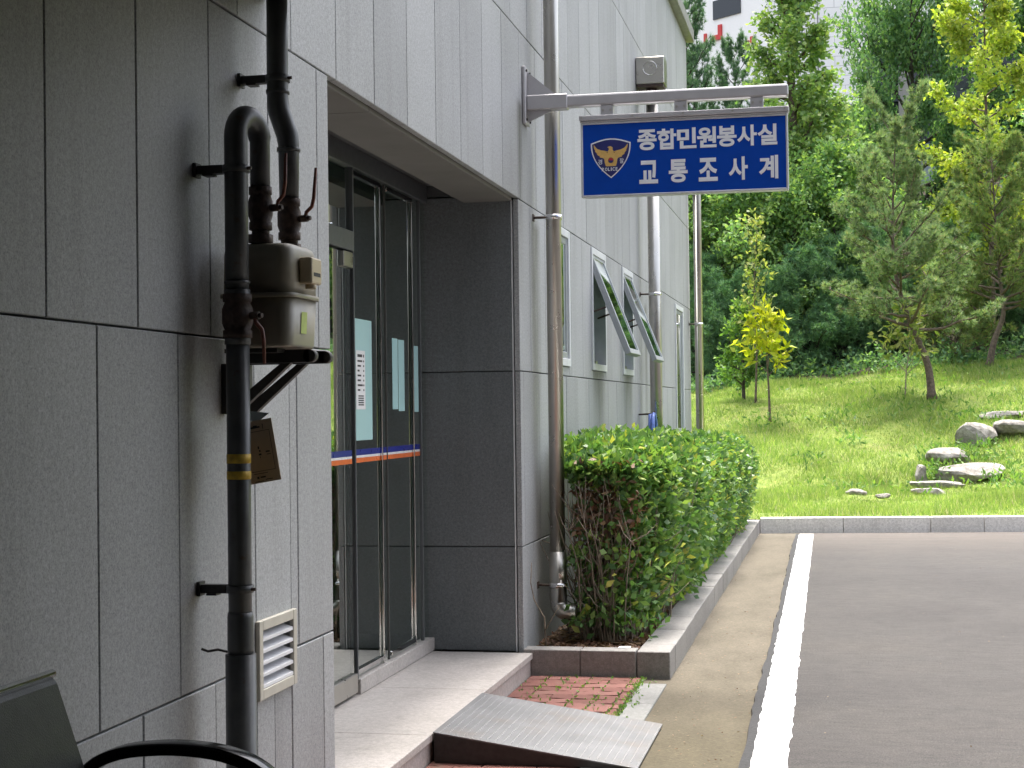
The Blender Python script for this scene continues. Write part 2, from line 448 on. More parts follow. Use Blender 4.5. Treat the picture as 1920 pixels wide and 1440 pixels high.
# asphalt with a ragged left edge
ys = np.linspace(-14, 19.05, 190)
base = 1.356 - .0084 * (ys - 6.7)
jag = np.cumsum(rng.normal(0, .004, 190)); jag -= np.linspace(0, jag[-1], 190)
jag = np.clip(jag, -.022, .018) + rng.normal(0, .003, 190) - .015 * np.exp(-((ys - 6.6) / .9) ** 2)
edge = [(float(b + j), float(y)) for b, j, y in zip(base, jag, ys)]
poly = edge + [(x, kerb_y(x) - .36 + .02 * math.sin(x * 7)) for x in np.linspace(1.5, 26, 60)] + [(26, -14)]
mb = MB(); n = len(poly)
mb.add([(x, y, .012) for x, y in poly], [tuple(range(n))])
mb.add([(x, y, .012) for x, y in poly[:190]] + [(x - .008, y, -.01) for x, y in poly[:190]], [(i, i + 1, 191 + i, 190 + i) for i in range(189)])
struct(mb.build('asphalt_road', 'asphalt'))
# tarry seam left along the edge of the asphalt
mb = MB(); mb.add([(x - .001, y, .0142) for x, y in edge] + [(1.405 - .0083 * (y - 6.74), y, .0142) for x, y in edge], [(i, i + 1, 191 + i, 190 + i) for i in range(189)])
struct(mb.build('tar_seam', 'tar'))
# white painted line, its edges a little uneven
yl = np.linspace(2.0, 19.0, 240)
le = 1.392 - .0083 * (yl - 6.74) + rng.normal(0, .0035, 240)
re = 1.543 - .0072 * (yl - 6.74) + rng.normal(0, .0035, 240)
mb = MB(); mb.add([(float(a), float(y), .0165) for a, y in zip(le, yl)] + [(float(b), float(y), .0165) for b, y in zip(re, yl)],
                  [(i, i + 1, 241 + i, 240 + i) for i in range(239)])
struct(mb.build('road_marking', 'road_paint'))

# terrain: lawn, mound and wooded hillside
gx = np.concatenate([np.linspace(-60, -6, 14)[:-1], np.linspace(-6, 16, 111), np.linspace(16, 70, 14)[1:]])
gy = np.concatenate([np.linspace(19.9, 40, 120), np.linspace(40, 150, 40)[1:]])
X, Y = np.meshgrid(gx, gy)
Yk = np.where(Y < 19.91, np.maximum(kerb_y(np.clip(X, -8, 40)) + .12, 19.3), Y)
Yk = np.maximum(Yk, np.maximum(kerb_y(np.clip(X, -8, 40)) + .12, 19.3) + (Y - 19.9) * .2)
Z = terr(X, Yk) + .02 * np.sin(X * 5.1) * np.sin(Yk * 4.3)
me = bpy.data.meshes.new('hillside')
nx, ny = len(gx), len(gy)
me.from_pydata(np.stack([X, Yk, Z], -1).reshape(-1, 3).tolist(), [],
               [(j * nx + i, j * nx + i + 1, (j + 1) * nx + i + 1, (j + 1) * nx + i) for j in range(ny - 1) for i in range(nx - 1)])
me.polygons.foreach_set('use_smooth', [True] * len(me.polygons)); me.materials.append(M['lawn'])
struct(link('hillside', me))

# kerb stones along the far side of the lot
far_kerb = struct(bpy.data.objects.new('far_kerb', None)); col.objects.link(far_kerb); far_kerb.location = (.9, 19.45, 0)
x = .8185; k = 0
while x < 20:
    L = [.98, 1.02, .62, 1.0, .9][k % 5]; x1 = x + L - .006
    mb = MB()
    mb.add([(x, kerb_y(x), -.02), (x1, kerb_y(x1), -.02), (x1, kerb_y(x1) + .15, -.02), (x, kerb_y(x) + .15, -.02),
            (x, kerb_y(x), .172), (x1, kerb_y(x1), .172), (x1, kerb_y(x1) + .15, .172), (x, kerb_y(x) + .15, .172)],
           [(0, 3, 2, 1), (4, 5, 6, 7), (0, 1, 5, 4), (1, 2, 6, 5), (2, 3, 7, 6), (3, 0, 4, 7)])
    mb.build('kerb_stone', 'white_kerb', far_kerb, bevel=.006)
    x += L; k += 1

# planter edging along the wall
planter = struct(bpy.data.objects.new('planter', None)); col.objects.link(planter); planter.location = (.4, 14, 0)
MB().box(.002, .654, 9.03, 19.5, -.03, .105).build('soil', 'earth', planter)
MB().box(.004, .325, 8.90, 9.03, -.03, .150).build('kerb_stone', 'kerb_granite', planter, bevel=.004)
MB().box(.329, .641, 8.90, 9.03, -.03, .150).build('kerb_stone', 'kerb_granite', planter, bevel=.004)
y = 8.90; k = 0
while y < 19.4:
    L = [.30, .62, .58, .64, .60, .56][k % 6] if k else .30
    y1 = min(y + L, 19.45); off = random.uniform(-.003, .003)
    MB().box(.650 + off, .834 + off - .0018 * (y - 8.9), y + .002, y1 - .002, -.03, .150 + random.uniform(-.003, .003)).build('kerb_stone', 'kerb_granite', planter, bevel=.004)
    y = y1; k += 1

# entrance step of granite slabs
step = struct(bpy.data.objects.new('entrance_step', None)); col.objects.link(step); step.location = (-.2, 7, 0)
for y0, y1 in ((4.4, 5.46), (5.464, 6.586), (6.59, 7.70), (7.704, 8.895)):
    MB().box(-.60 if y0 > 5.4 else -.02, .058, y0, y1, .095, .130).build('paving_slab', 'step_granite', step, bevel=.003)
MB().box(-.60, .046, 4.4, 8.89, -.03, .0945).build('riser', 'step_granite', step)

# red wave-edged pavers
paving = struct(bpy.data.objects.new('brick_paving', None)); col.objects.link(paving); paving.location = (.4, 7, 0)
MB().box(.05, .69, 4.0, 8.899, -.03, -.001).build('bedding', 'earth', paving)
def wave_paver(L, W, a=.006):
    xs = np.linspace(0, L, 9)
    lo = [(float(u), a * math.sin(4 * math.pi * u / .232)) for u in xs]
    hi = [(float(u), W + a * math.sin(4 * math.pi * u / .232)) for u in reversed(xs)]
    return lo + hi
PL, PW = .232, .116
brick_meshes = {}
def brick_mesh(L, mat, a):
    key = (round(L, 3), mat, a)
    if key not in brick_meshes:
        mb = MB(); mb.prism(wave_paver(L - .007, PW - .007, a), -.03, 0.0, 'z'); brick_meshes[key] = mb.mesh('brick', mat)
    return brick_meshes[key]
row = 0; y = 8.89 - PW
while y > 4.6:
    x = .052 - (0 if row % 2 else PL / 2)
    while x < .683:
        x0 = max(x, .052); x1 = min(x + PL, .685)
        if x1 - x0 > .03:
            mat = 'brick_grey' if 7.44 < y < 7.58 else 'brick'
            o = link('brick', brick_mesh(x1 - x0, mat, .006 if (row % 2) else -.006), paving)
            o.location = (x0, y, .006 + random.uniform(-.002, .002))
            o.rotation_euler = (random.uniform(-.008, .008), random.uniform(-.008, .008), random.uniform(-.01, .01))
        x += PL
    y -= PW; row += 1
for y0 in np.arange(4.5, 8.5, .6):
    y1 = min(y0 + .6, 8.895)
    MB().box(.692, .834, y0 + .002, y1 - .002, -.03, .006).build('border_stone', 'border_granite', paving, bevel=.003)
# weeds in the joints
wc = np.stack([rng.uniform(.06, .70, 520), rng.uniform(7.5, 8.89, 520), np.full(520, .005)], 1)
side = rng.random(520)
wc[side < .4, 0] = rng.normal(.688, .012, (side < .4).sum())
wc[(side > .4) & (side < .85), 0] = np.round(wc[(side > .4) & (side < .85), 0] / (PL / 2)) * PL / 2 + .052 + rng.normal(0, .006, ((side > .4) & (side < .85)).sum())
corner = np.stack([rng.normal(.085, .015, 120), rng.uniform(7.58, 7.78, 120), np.full(120, .004)], 1)
stuff(tag(link('weeds', quads_mesh('weeds', leaves(np.concatenate([wc, corner]), .020, .012, up=.9), 'leaf_small')), 'small green weeds in the joints of the red pavers', 'weeds'))

# ================================================================== building
bld = thing('station_building', (-4, 11, 0), 'grey granite panelled office building with recessed glass entrance along the left', 'building')
OPEN = (5.47, 8.93, -.2, 2.71)
WINS = [(9.93, 10.64, 1.79, 2.70), (11.63, 12.34, 1.79, 2.70), (13.33, 14.02, 1.79, 2.70), (17.75, 18.64, 1.18, 2.665)]
VENT = (4.70, 5.025, .622, .850)
def subtract(rects, h):
    out = []
    for (a, b, c, d) in rects:
        y0, y1, z0, z1 = h
        if y1 <= a or y0 >= b or z1 <= c or z0 >= d: out.append((a, b, c, d)); continue
        if y0 > a: out.append((a, y0, c, d))
        if y1 < b: out.append((y1, b, c, d))
        m0, m1 = max(a, y0), min(b, y1)
        if z0 > c: out.append((m0, m1, c, z0))
        if z1 < d: out.append((m0, m1, z1, d))
    return out
pm = {}
def panel_mesh(w, h, mat):
    key = (round(w, 4), round(h, 4), mat)
    if key not in pm:
        c = .0025; mb = MB()
        mb.add([(-.03, 0, 0), (-.03, w, 0), (-.03, w, h), (-.03, 0, h), (-c, 0, 0), (-c, w, 0), (-c, w, h), (-c, 0, h),
                (0, c, c), (0, w - c, c), (0, w - c, h - c), (0, c, h - c)],
               [(0, 1, 5, 4), (1, 2, 6, 5), (2, 3, 7, 6), (3, 0, 4, 7), (4, 5, 9, 8), (5, 6, 10, 9), (6, 7, 11, 10), (7, 4, 8, 11), (8, 9, 10, 11)])
        pm[key] = mb.mesh('panel', mat)
    return pm[key]
ROWS = [(-.05, .725, 3.39), (.725, 1.725, 3.63), (1.725, 2.71, 3.38), (2.71, 3.69, 3.61), (3.69, 4.86, 3.38), (4.86, 6.0, 3.62)]
g = .003
for z0, z1, ph in ROWS:
    y = ph - .49 * 2
    while y < 19.6:
        r = [(max(y, 2.5), min(y + .49, 19.6), z0, z1)]
        y += .49
        if r[0][1] - r[0][0] < .02: continue
        for h in [OPEN, VENT] + WINS: r = subtract(r, h)
        for (a, b, c, d) in r:
            if b - a < .015 or d - c < .012: continue
            o = link('panel', panel_mesh(b - a - 2 * g, d - c - 2 * g, 'granite'), bld)
            o.location = (random.uniform(-.0012, .0012), a + g, c + g)
# backing of the cladding, with the same openings
r = [(2.5, 19.59, -.05, 6.0)]
for h in [(5.425, 8.972, -.2, 2.74), VENT] + WINS: r = subtract(r, h)
mb = MB()
for (a, b, c, d) in r: mb.box(-.25, -.032, a, b, c, d)
mb.build('wall_core', 'joint', bld)
mb = MB(); mb.box(-.25, -.002, -10, 2.499, -.05, 6.0); mb.box(-12, -.26, 19.3, 19.59, -.05, 6.0); mb.box(-12, -11.7, -10, 19.29, -.05, 6.0)
mb.box(-12, -.25, -10, -9.7, -.05, 6.0)
mb.build('side_wall', 'granite', bld)
MB().box(-12, .09, -10, 19.70, 6.002, 6.16).build('roof', 'roof_metal', bld, bevel=.01)
mb = MB(); mb.box(-11.6, -.66, -9.6, 19.2, .02, .12); mb.build('floor', 'interior_floor', bld)
mb = MB(); mb.box(-11.6, -.62, -9.6, 19.2, 2.95, 3.1); mb.box(-4.2, -4.1, 3.0, 10.5, .13, 2.94); mb.box(-4.09, -.3, 9.55, 9.65, .13, 2.94); mb.box(-4.09, -.3, 4.3, 4.4, .13, 2.94)
mb.build('inner_walls', 'interior', bld)
# recessed jambs
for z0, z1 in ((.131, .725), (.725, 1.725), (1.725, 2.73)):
    mb = MB(); mb.box(-.58, -.046, 8.93, 8.97, z0 + .003, z1 - .003); mb.build('panel', 'granite_shaded', bld, bevel=.002)
    mb = MB(); mb.box(-.58, -.035, 5.43, 5.47, z0 + .003, z1 - .003); mb.build('panel', 'granite', bld, bevel=.002)
MB().box(-.60, -.032, 8.975, 9.2, .13, 2.82).build('jamb_core', 'joint', bld)
MB().box(-.60, -.255, 5.2, 5.425, .13, 2.82).build('jamb_core', 'joint', bld)
MB().box(-.044, -.037, 8.9285, 8.96, .131, 2.70).build('sealant', 'white_frame', bld)
# soffit boards
for y0, y1 in ((5.475, 6.10), (6.106, 8.926)):
    MB().box(-.32, -.036, y0, y1, 2.695, 2.73).build('soffit_board', 'soffit', bld, bevel=.002)
MB().box(-.66, -.325, 5.475, 8.926, 2.80, 2.84).build('soffit_board', 'dark_board', bld)
MB().box(-.62, -.30, 8.93, 8.968, 2.735, 2.798).build('soffit_board', 'dark_board', bld)
MB().box(-.325, -.321, 5.475, 8.926, 2.731, 2.80).build('soffit_board', 'dark_board', bld)

# glass screen of the entrance
gs = MB(); gs.box(-.60, -.535, 5.475, 8.926, 2.70, 2.798); gs.box(-.565, -.545, 8.786, 8.80, .205, 2.70)
gs.box(-.575, -.535, 7.488, 7.500, .205, 2.70)
scr = gs.build('glass_screen', 'dark_alu', bld, bevel=.002)
MB().box(-.62, -.52, 7.486, 8.926, .131, .205).build('sill', 'step_granite', scr, bevel=.003)
def pane(y0, y1, z0, z1, x, par, mat='glass'):
    mb = MB(); mb.add([(x, y0, z0), (x, y1, z0), (x, y1, z1), (x, y0, z1)], [(0, 1, 2, 3)]); return mb.build('pane', mat, par)
pane(7.502, 8.096, .206, 2.698, -.555, scr); pane(8.104, 8.785, .206, 2.698, -.555, scr); pane(8.802, 8.926, .206, 2.698, -.555, scr)
pane(5.475, 7.486, 2.385, 2.698, -.555, scr)
MB().box(-.562, -.549, 8.0975, 8.1025, .206, 2.698).build('glass_joint', 'joint', scr)
MB().box(-.60, -.53, 5.475, 7.486, 2.285, 2.383).build('transom', 'dark_alu', scr, bevel=.003)
for (y0, y1) in ((7.51, 7.99), (8.115, 8.62)):      # chrome stiles and rails of the fixed leaves
    mb = MB(); mb.box(-.553, -.541, y1 - .014, y1, .207, 2.69); mb.box(-.553, -.541, y0, y1 - .0145, .222, .246); mb.box(-.553, -.541, y0, y1 - .0145, 2.665, 2.69)
    mb.build('leaf_frame', 'chrome', scr, bevel=.002)
# hinged glass door beside it
dmb = MB(); dmb.box(-.565, -.525, 6.50, 7.455, .145, .240)
door = dmb.build('glass_door', 'steel', bld, bevel=.004)
pane(6.50, 7.455, .241, 2.275, -.545, door)
MB().box(-.562, -.528, 7.31, 7.455, 2.20, 2.277).build('patch_fitting', 'steel', door, bevel=.003)
mb = MB(); mb.tube([(-.49, 6.62, .95), (-.47, 6.62, .98), (-.47, 6.62, 1.48), (-.49, 6.62, 1.51)], .014); mb.build('pull_handle', 'chrome', door)
pane(5.49, 6.49, .145, 2.275, -.545, door)
# tricolour safety band
for (z0, z1, m) in ((1.288, 1.318, 'band_blue'), (1.276, 1.288, 'band_white'), (1.252, 1.276, 'band_orange')):
    for (y0, y1, par, x) in ((6.50, 7.455, door, -.5435), (7.502, 8.096, scr, -.5535), (8.104, 8.773, scr, -.5535)):
        MB().add([(x, y0, z0), (x, y1, z0), (x, y1, z1), (x, y0, z1)], [(0, 1, 2, 3)]).build('safety_band', m, par)
# blue film pasted on the glass
for (y0, y1, z0, z1) in ((7.525, 7.845, 1.362, 1.965), (8.225, 8.335, 1.515, 1.895), (8.345, 8.465, 1.505, 1.892), (8.66, 8.76, 1.50, 1.87)):
    MB().add([(-.5545, y0, z0), (-.5545, y1, z0), (-.5545, y1, z1), (-.5545, y0, z1)], [(0, 1, 2, 3)]).build('glass_film', 'film', scr)
nt = thing('notice_sheet', (-.553, 7.64, 1.66), 'white printed notice taped to the blue film on the entrance glass', 'notice')
MB().box(-.5535, -.5525, 7.565, 7.720, 1.515, 1.808).build('paper', 'paper', nt)
mb = MB()
for i, z in enumerate(np.arange(1.775, 1.60, -.024)):
    for y0, y1 in ((7.59, 7.62 + .06 * random.random()), (7.685, 7.70)):
        mb.box(-.5522, -.5518, y0, y1, z, z + (.009 if i else .014))
for z in np.arange(1.535, 1.585, .011): mb.box(-.5522, -.5518, 7.60, 7.69, z, z + .006)
mb.build('print', 'ink', nt)

# windows
def window(y0, y1, z0, z1, open_deg, inner=True):
    f = .05; mb = MB()
    mb.box(-.12, .012, y0, y0 + f, z0, z1); mb.box(-.12, .012, y1 - f, y1, z0, z1)
    mb.box(-.12, .0115, y0 + f, y1 - f, z1 - f, z1); mb.box(-.12, .014, y0 + f, y1 - f, z0, z0 + f)
    w = mb.build('window', 'white_frame', bld, bevel=.002)
    ia, ib, ic, id_ = y0 + f + .004, y1 - f - .004, z0 + f + .004, z1 - f - .004
    a = R(open_deg); L = id_ - ic; hx, hz = -.045, id_
    def tr(u, v, t):      # u along y, v down the sash, t outwards
        return (hx + math.sin(a) * v + math.cos(a) * t, u, hz - math.cos(a) * v + math.sin(a) * t)
    sf = .042; mb = MB()
    for (u0, u1, v0, v1) in ((ia, ia + sf, 0, L), (ib - sf, ib, 0, L), (ia + sf, ib - sf, 0, sf), (ia + sf, ib - sf, L - sf, L)):
        mb.add([tr(u, v, t) for u in (u0, u1) for v in (v0, v1) for t in (0, .045)],
               [(0, 1, 3, 2), (4, 6, 7, 5), (0, 4, 5, 1), (2, 3, 7, 6), (0, 2, 6, 4), (1, 5, 7, 3)])
    mb.build('sash', 'sash_metal', w, bevel=.003)
    mb = MB(); mb.add([tr(ia + sf, sf, .038), tr(ib - sf, sf, .038), tr(ib - sf, L - sf, .038), tr(ia + sf, L - sf, .038)], [(0, 1, 2, 3)])
    mb.build('pane', 'window_glass', w)
    if open_deg > 2:
        for u in (ia + .012, ib - .012):
            mb = MB(); mb.tube([(-.05, u, ic + L * .45), tr(u, L * .52, -.004)], .007, 8); mb.build('stay_arm', 'rusty_iron', w)
        MB().box(-.115, -.085, ia, ib - .0, ic, ic + L * .62).build('inner_sash', 'slate_panel', w)
        MB().box(-.06, -.01, ia + .2, ia + .3, ic, ic + .022).build('latch', 'steel', w)
    return w
window(*WINS[0], 0); window(*WINS[1], 21); window(*WINS[2], 21); window(*WINS[3], 0)

# unseen cover over the camera and added walls, shaped to darken the near wall
MB().box(.004, 30, -9.5, 4.85, 2.82, 9.0).build('shade_cover', 'dark_board', bld, bevel=.01)
MB().box(2.85, 3.1, -9.5, 4.75, -.02, 2.818).build('shade_side_wall', 'dark_board', bld)
MB().box(.004, 14, -10.5, -9.52, -.05, 6.0).build('shade_rear_wall', 'granite', bld)

# ================================================================== things on and by the wall
# --- louvred vent
vt = thing('wall_vent', (0, 4.86, .613), 'cream louvred vent grille set low in the granite wall', 'vent')
y0, y1, z0, z1 = 4.688, 5.034, .612, .858; f = .032
mb = MB(); mb.box(.001, .016, y0, y0 + f, z0, z1); mb.box(.001, .016, y1 - f, y1, z0, z1)
mb.box(.001, .0155, y0 + f, y1 - f, z1 - f, z1); mb.box(.001, .0155, y0 + f, y1 - f, z0, z0 + f)
mb.build('frame', 'louvre', vt, bevel=.002)
MB().box(-.24, -.10, y0 + .013, y1 - .013, z0 + .013, z1 - .013).build('duct', 'joint', vt)
pitch = (z1 - z0 - 2 * f) / 5
for i in range(5):
    zc = z0 + f + pitch * i
    mb = MB(); mb.add([(.013, y0 + f, zc + .002), (.013, y1 - f, zc + .002), (.013, y1 - f, zc + .012), (.013, y0 + f, zc + .012),
                       (-.045, y0 + f, zc + .026), (-.045, y1 - f, zc + .026), (-.045, y1 - f, zc + .031), (-.045, y0 + f, zc + .031)],
                      [(0, 1, 2, 3), (3, 2, 6, 7), (7, 6, 5, 4), (4, 5, 1, 0), (0, 3, 7, 4), (1, 5, 6, 2)])
    mb.build('slat', 'louvre_slat', vt)

# --- stainless downpipes
def arc(c, r, a0, a1, n, ax='xz'):
    out = []
    for i in range(n + 1):
        t = R(a0 + (a1 - a0) * i / n); p = list(c)
        i0, i1 = {'xz': (0, 2), 'yz': (1, 2), 'xy': (0, 1)}[ax]
        p[i0] += r * math.cos(t); p[i1] += r * math.sin(t); out.append(tuple(p))
    return out
def clamp(par, x, y, z, r):
    mb = MB(); mb.tube([(x, y, z - .014), (x, y, z + .014)], r + .006, 20); mb.build('clamp', 'chrome', par)
    mb = MB(); mb.tube([(-.005, y - .01, z), (x - r * .7, y - .01, z)], .008, 8); mb.box(.001, .006, y - .035, y + .015, z - .02, z + .02); mb.build('clamp_rod', 'rusty_iron', par)
dp = thing('downpipe', (.12, 9.39, .1), 'tall stainless steel downpipe rising from the near end of the hedge', 'downpipe', 'stainless downpipes on the granite wall')
mb = MB(); mb.tube([(.122, 9.39, .62), (.122, 9.39, 3.6), (.122, 9.39, 5.98)], .046, 24); mb.build('pipe', 'steel', dp)
mb = MB(); mb.tube([(.122, 9.39, .66), (.122, 9.39, .36)] + [(.122, 9.39, .36 - .0)] [:0] + arc((.182, 9.39, .36), .06, 180, 270, 6) + [(.23, 9.39, .30)], .052, 24); mb.build('shoe', 'steel', dp)
for z in (2.65, .46, 4.5): clamp(dp, .122, 9.39, z, .046 if z > .6 else .052)
dp2 = thing('downpipe', (.14, 14.6, .1), 'stainless steel downpipe with square rain head between the opened windows and the corner', 'downpipe', 'stainless downpipes on the granite wall')
mb = MB(); mb.tube([(.135, 14.6, .1), (.135, 14.6, 4.30)], .056, 24); mb.build('pipe', 'steel', dp2)
mb = MB(); mb.box(.004, .262, 14.47, 14.73, 4.46, 4.705)
hop = mb.build('rain_head', 'steel', dp2, bevel=.006)
mb = MB()
ring = [(.133 + .062 * math.cos(t), 14.466, 4.60 + .062 * math.sin(t)) for t in np.linspace(0, 2 * math.pi, 33)]
mb.tube(ring, .0035, 6, False); mb.build('embossed_ring', 'chrome', hop)
mb = MB(); mb.tube([(.135, 14.6, 4.459), (.135, 14.6, 4.26)], .050, 20); mb.box(.01, .25, 14.48, 14.72, 4.435, 4.457); mb.build('outlet', 'rusty_iron', dp2)
for z in (2.55, 1.0, 3.9): clamp(dp2, .135, 14.6, z, .056)
dp3 = thing('downpipe', (.12, 19.45, .1), 'stainless steel downpipe at the far corner in front of the grass', 'downpipe', 'stainless downpipes on the granite wall')
mb = MB(); mb.tube([(.118, 19.45, .1), (.118, 19.45, 4.15)] + arc((.058, 19.45, 4.15), .06, 0, 90, 6) + [(.002, 19.45, 4.21)], .050, 24); mb.build('pipe', 'steel', dp3)
for z in (2.52, .9): clamp(dp3, .118, 19.45, z, .050)

# --- projecting sign
SY = 9.15
sg = thing('projecting_sign', (0, SY, 3.3), 'blue white-lettered sign board with a gold eagle shield hanging from a grey arm', 'sign')
mb = MB(); mb.box(.002, .022, SY - .07, SY + .07, 3.165, 3.50)
pl = mb.build('wall_plate', 'alu', sg, bevel=.004)
mb = MB()
for z in (3.19, 3.475):
    for y in (SY - .05, SY + .05): mb.tube([(.022, y, z), (.03, y, z)], .008, 8)
mb.build('bolt', 'black_iron', pl)
mb = MB(); mb.prism([(.023, 3.18), (.21, 3.262), (.21, 3.318), (.023, 3.475)], SY - .004, SY + .004, 'y'); mb.build('gusset', 'alu', sg)
mb = MB(); mb.box(.0225, .262, SY - .043, SY + .043, 3.246, 3.333); mb.build('socket', 'alu', sg, bevel=.006)
mb = MB(); mb.box(.24, 1.522, SY - .035, SY + .035, 3.254, 3.324); mb.build('arm', 'alu', sg, bevel=.012, segs=2)
for x in (.49, .915, 1.345):
    mb = MB(); mb.box(x - .036, x + .036, SY - .03, SY + .03, 3.196, 3.2535)
    h = mb.build('hanger', 'alu', sg, bevel=.002)
    mb = MB()
    for dx in (-.022, .022): mb.tube([(x + dx, SY - .03, 3.225), (x + dx, SY - .036, 3.225)], .007, 8)
    mb.build('bolt', 'steel', h)
mb = MB(); mb.box(.330, 1.524, SY - .048, SY + .048, 3.166, 3.195); mb.box(.333, 1.521, SY - .04, SY + .04, 3.156, 3.1655); mb.build('top_rail', 'alu', sg, bevel=.003)
mb = MB()
for x in (.345, .64, .93, 1.21, 1.50): mb.tube([(x, SY - .048, 3.182), (x, SY - .052, 3.182)], .006, 8)
mb.build('bolt', 'steel', sg)
SX0, SX1, SZ0, SZ1 = .337, 1.517, 2.724, 3.1555; FB = .012
mb = MB(); ya, yb = SY - .036, SY + .036
mb.box(SX0, SX0 + FB, ya, yb, SZ0, SZ1); mb.box(SX1 - FB, SX1, ya, yb, SZ0, SZ1)
mb.box(SX0 + FB, SX1 - FB, ya, yb, SZ0, SZ0 + FB); mb.box(SX0 + FB, SX1 - FB, ya, yb, SZ1 - FB, SZ1)
mb.build('frame', 'sign_frame', sg, bevel=.003)
MB().box(SX0 + FB, SX1 - FB, SY - .030, SY + .030, SZ0 + FB, SZ1 - FB).build('face_panel', 'sign_blue', sg)
FY = SY - .0305
def flat(poly, y, name, mat, par, depth=.0012):
    mb = MB(); mb.prism(poly, y, y - depth, 'y'); return mb.build(name, mat, par)
def glyph(ch, cx, cz, w, h, mat, par, off=.018, y=FY, name='letter', depth=.0012):
    c = bpy.data.curves.new('letter', 'FONT'); c.body = ch; c.bevel_depth = off; c.bevel_resolution = 1; c.resolution_u = 4
    o = bpy.data.objects.new('letter_curve', c); col.objects.link(o)
    dg = bpy.context.evaluated_depsgraph_get(); me = bpy.data.meshes.new_from_object(o.evaluated_get(dg))
    bpy.data.objects.remove(o); bpy.data.curves.remove(c)
    a = np.array([v.co[:] for v in me.vertices]); lo, hi = a.min(0), a.max(0)
    s = (w / (hi[0] - lo[0]), h / (hi[1] - lo[1]))
    for v in me.vertices:
        v.co = (cx + (v.co.x - (lo[0] + hi[0]) / 2) * s[0], y - depth - (v.co.z + off) * .02, cz + (v.co.y - (lo[1] + hi[1]) / 2) * s[1])
    me.materials.clear(); me.materials.append(M[mat])
    for pl_ in me.polygons: pl_.use_smooth = False
    return link(name, me, par)
for i, ch in enumerate('종합민원봉사실'):
    glyph(ch, .7205 + i * .1136, 3.041, .1105, .119, 'sign_white', sg, .033)
for i, ch in enumerate('교통조사계'):
    glyph(ch, .727 + i * .1698, 2.856, .108, .133, 'sign_white', sg, .033)
# shield emblem
ex, ez, ew, eh = .5105, 2.945, .232, .230
def shield(k):
    pts = []
    for t in np.linspace(0, 1, 9): pts.append((-.5 + t, .385 + .115 * math.sin(math.pi * t)))
    for t in np.linspace(.1, 1, 10): pts.append((.5 * (1 - t ** 2.3), .385 - .885 * t))
    for t in np.linspace(.9, .1, 9): pts.append((-.5 * (1 - t ** 2.3), .385 - .885 * t))
    return [(ex + p[0] * ew * k, ez + (p[1] - .02) * eh * k + .02 * eh) for p in pts]
em = flat(shield(1.0), FY, 'emblem', 'sign_white', sg)
flat(shield(.93), FY - .0013, 'shield_field', 'navy', em)
def ep(pts): return [(ex + a * ew, ez + b * eh) for a, b in pts]
half = [(0, .30), (.05, .27), (.045, .22), (.075, .17), (.15, .19), (.25, .21), (.34, .25), (.40, .32), (.425, .35), (.42, .27), (.385, .20), (.395, .19), (.34, .12), (.345, .10),
        (.27, .05), (.28, .03), (.19, .01), (.165, -.02), (.15, -.12), (.125, -.20)]
eagle = half + [(-a, b) for a, b in reversed(half[1:])]
flat(ep(eagle), FY - .0026, 'eagle', 'gold', em)
flat(ep([(-.085, .275), (-.04, .30), (0, .305), (-.02, .25)]), FY - .0027, 'beak', 'gold', em)
for sgn in (-1, 1):
    flat(ep([(sgn * a, b) for a, b in ((.06, .165), (.10, .15), (.13, .17), (.085, .125))]), FY - .0039, 'feather_mark', 'gold_dark', em)
flat(ep([(.073 * math.cos(t), -.055 + .073 * math.sin(t)) for t in np.linspace(0, 2 * math.pi, 20)[:-1]]), FY - .0039, 'disc', 'gold_dark', em)
flat(ep([(.062 * math.cos(t), -.055 + .062 * math.sin(t)) for t in np.linspace(0, math.pi, 14)]), FY - .0052, 'disc', 'emblem_red', em)
flat(ep([(.062 * math.cos(t), -.055 + .062 * math.sin(t)) for t in np.linspace(math.pi, 2 * math.pi, 14)]), FY - .0052, 'disc', 'navy', em)
glyph('경', ex - .27 * ew, ez - .085 * eh, .024, .029, 'sign_white', em, .01, FY - .0016)
glyph('찰', ex + .27 * ew, ez - .075 * eh, .024, .029, 'sign_white', em, .01, FY - .0016)
for i, ch in enumerate('POLICE'):
    glyph(ch, ex + ([-.175, -.103, -.042, .006, .058, .122][i] * 1.15) * ew, ez - .275 * eh, [.0125, .0145, .0115, .0045, .0135, .0115][i], .0195, 'sign_white', em, .02, FY - .0016)

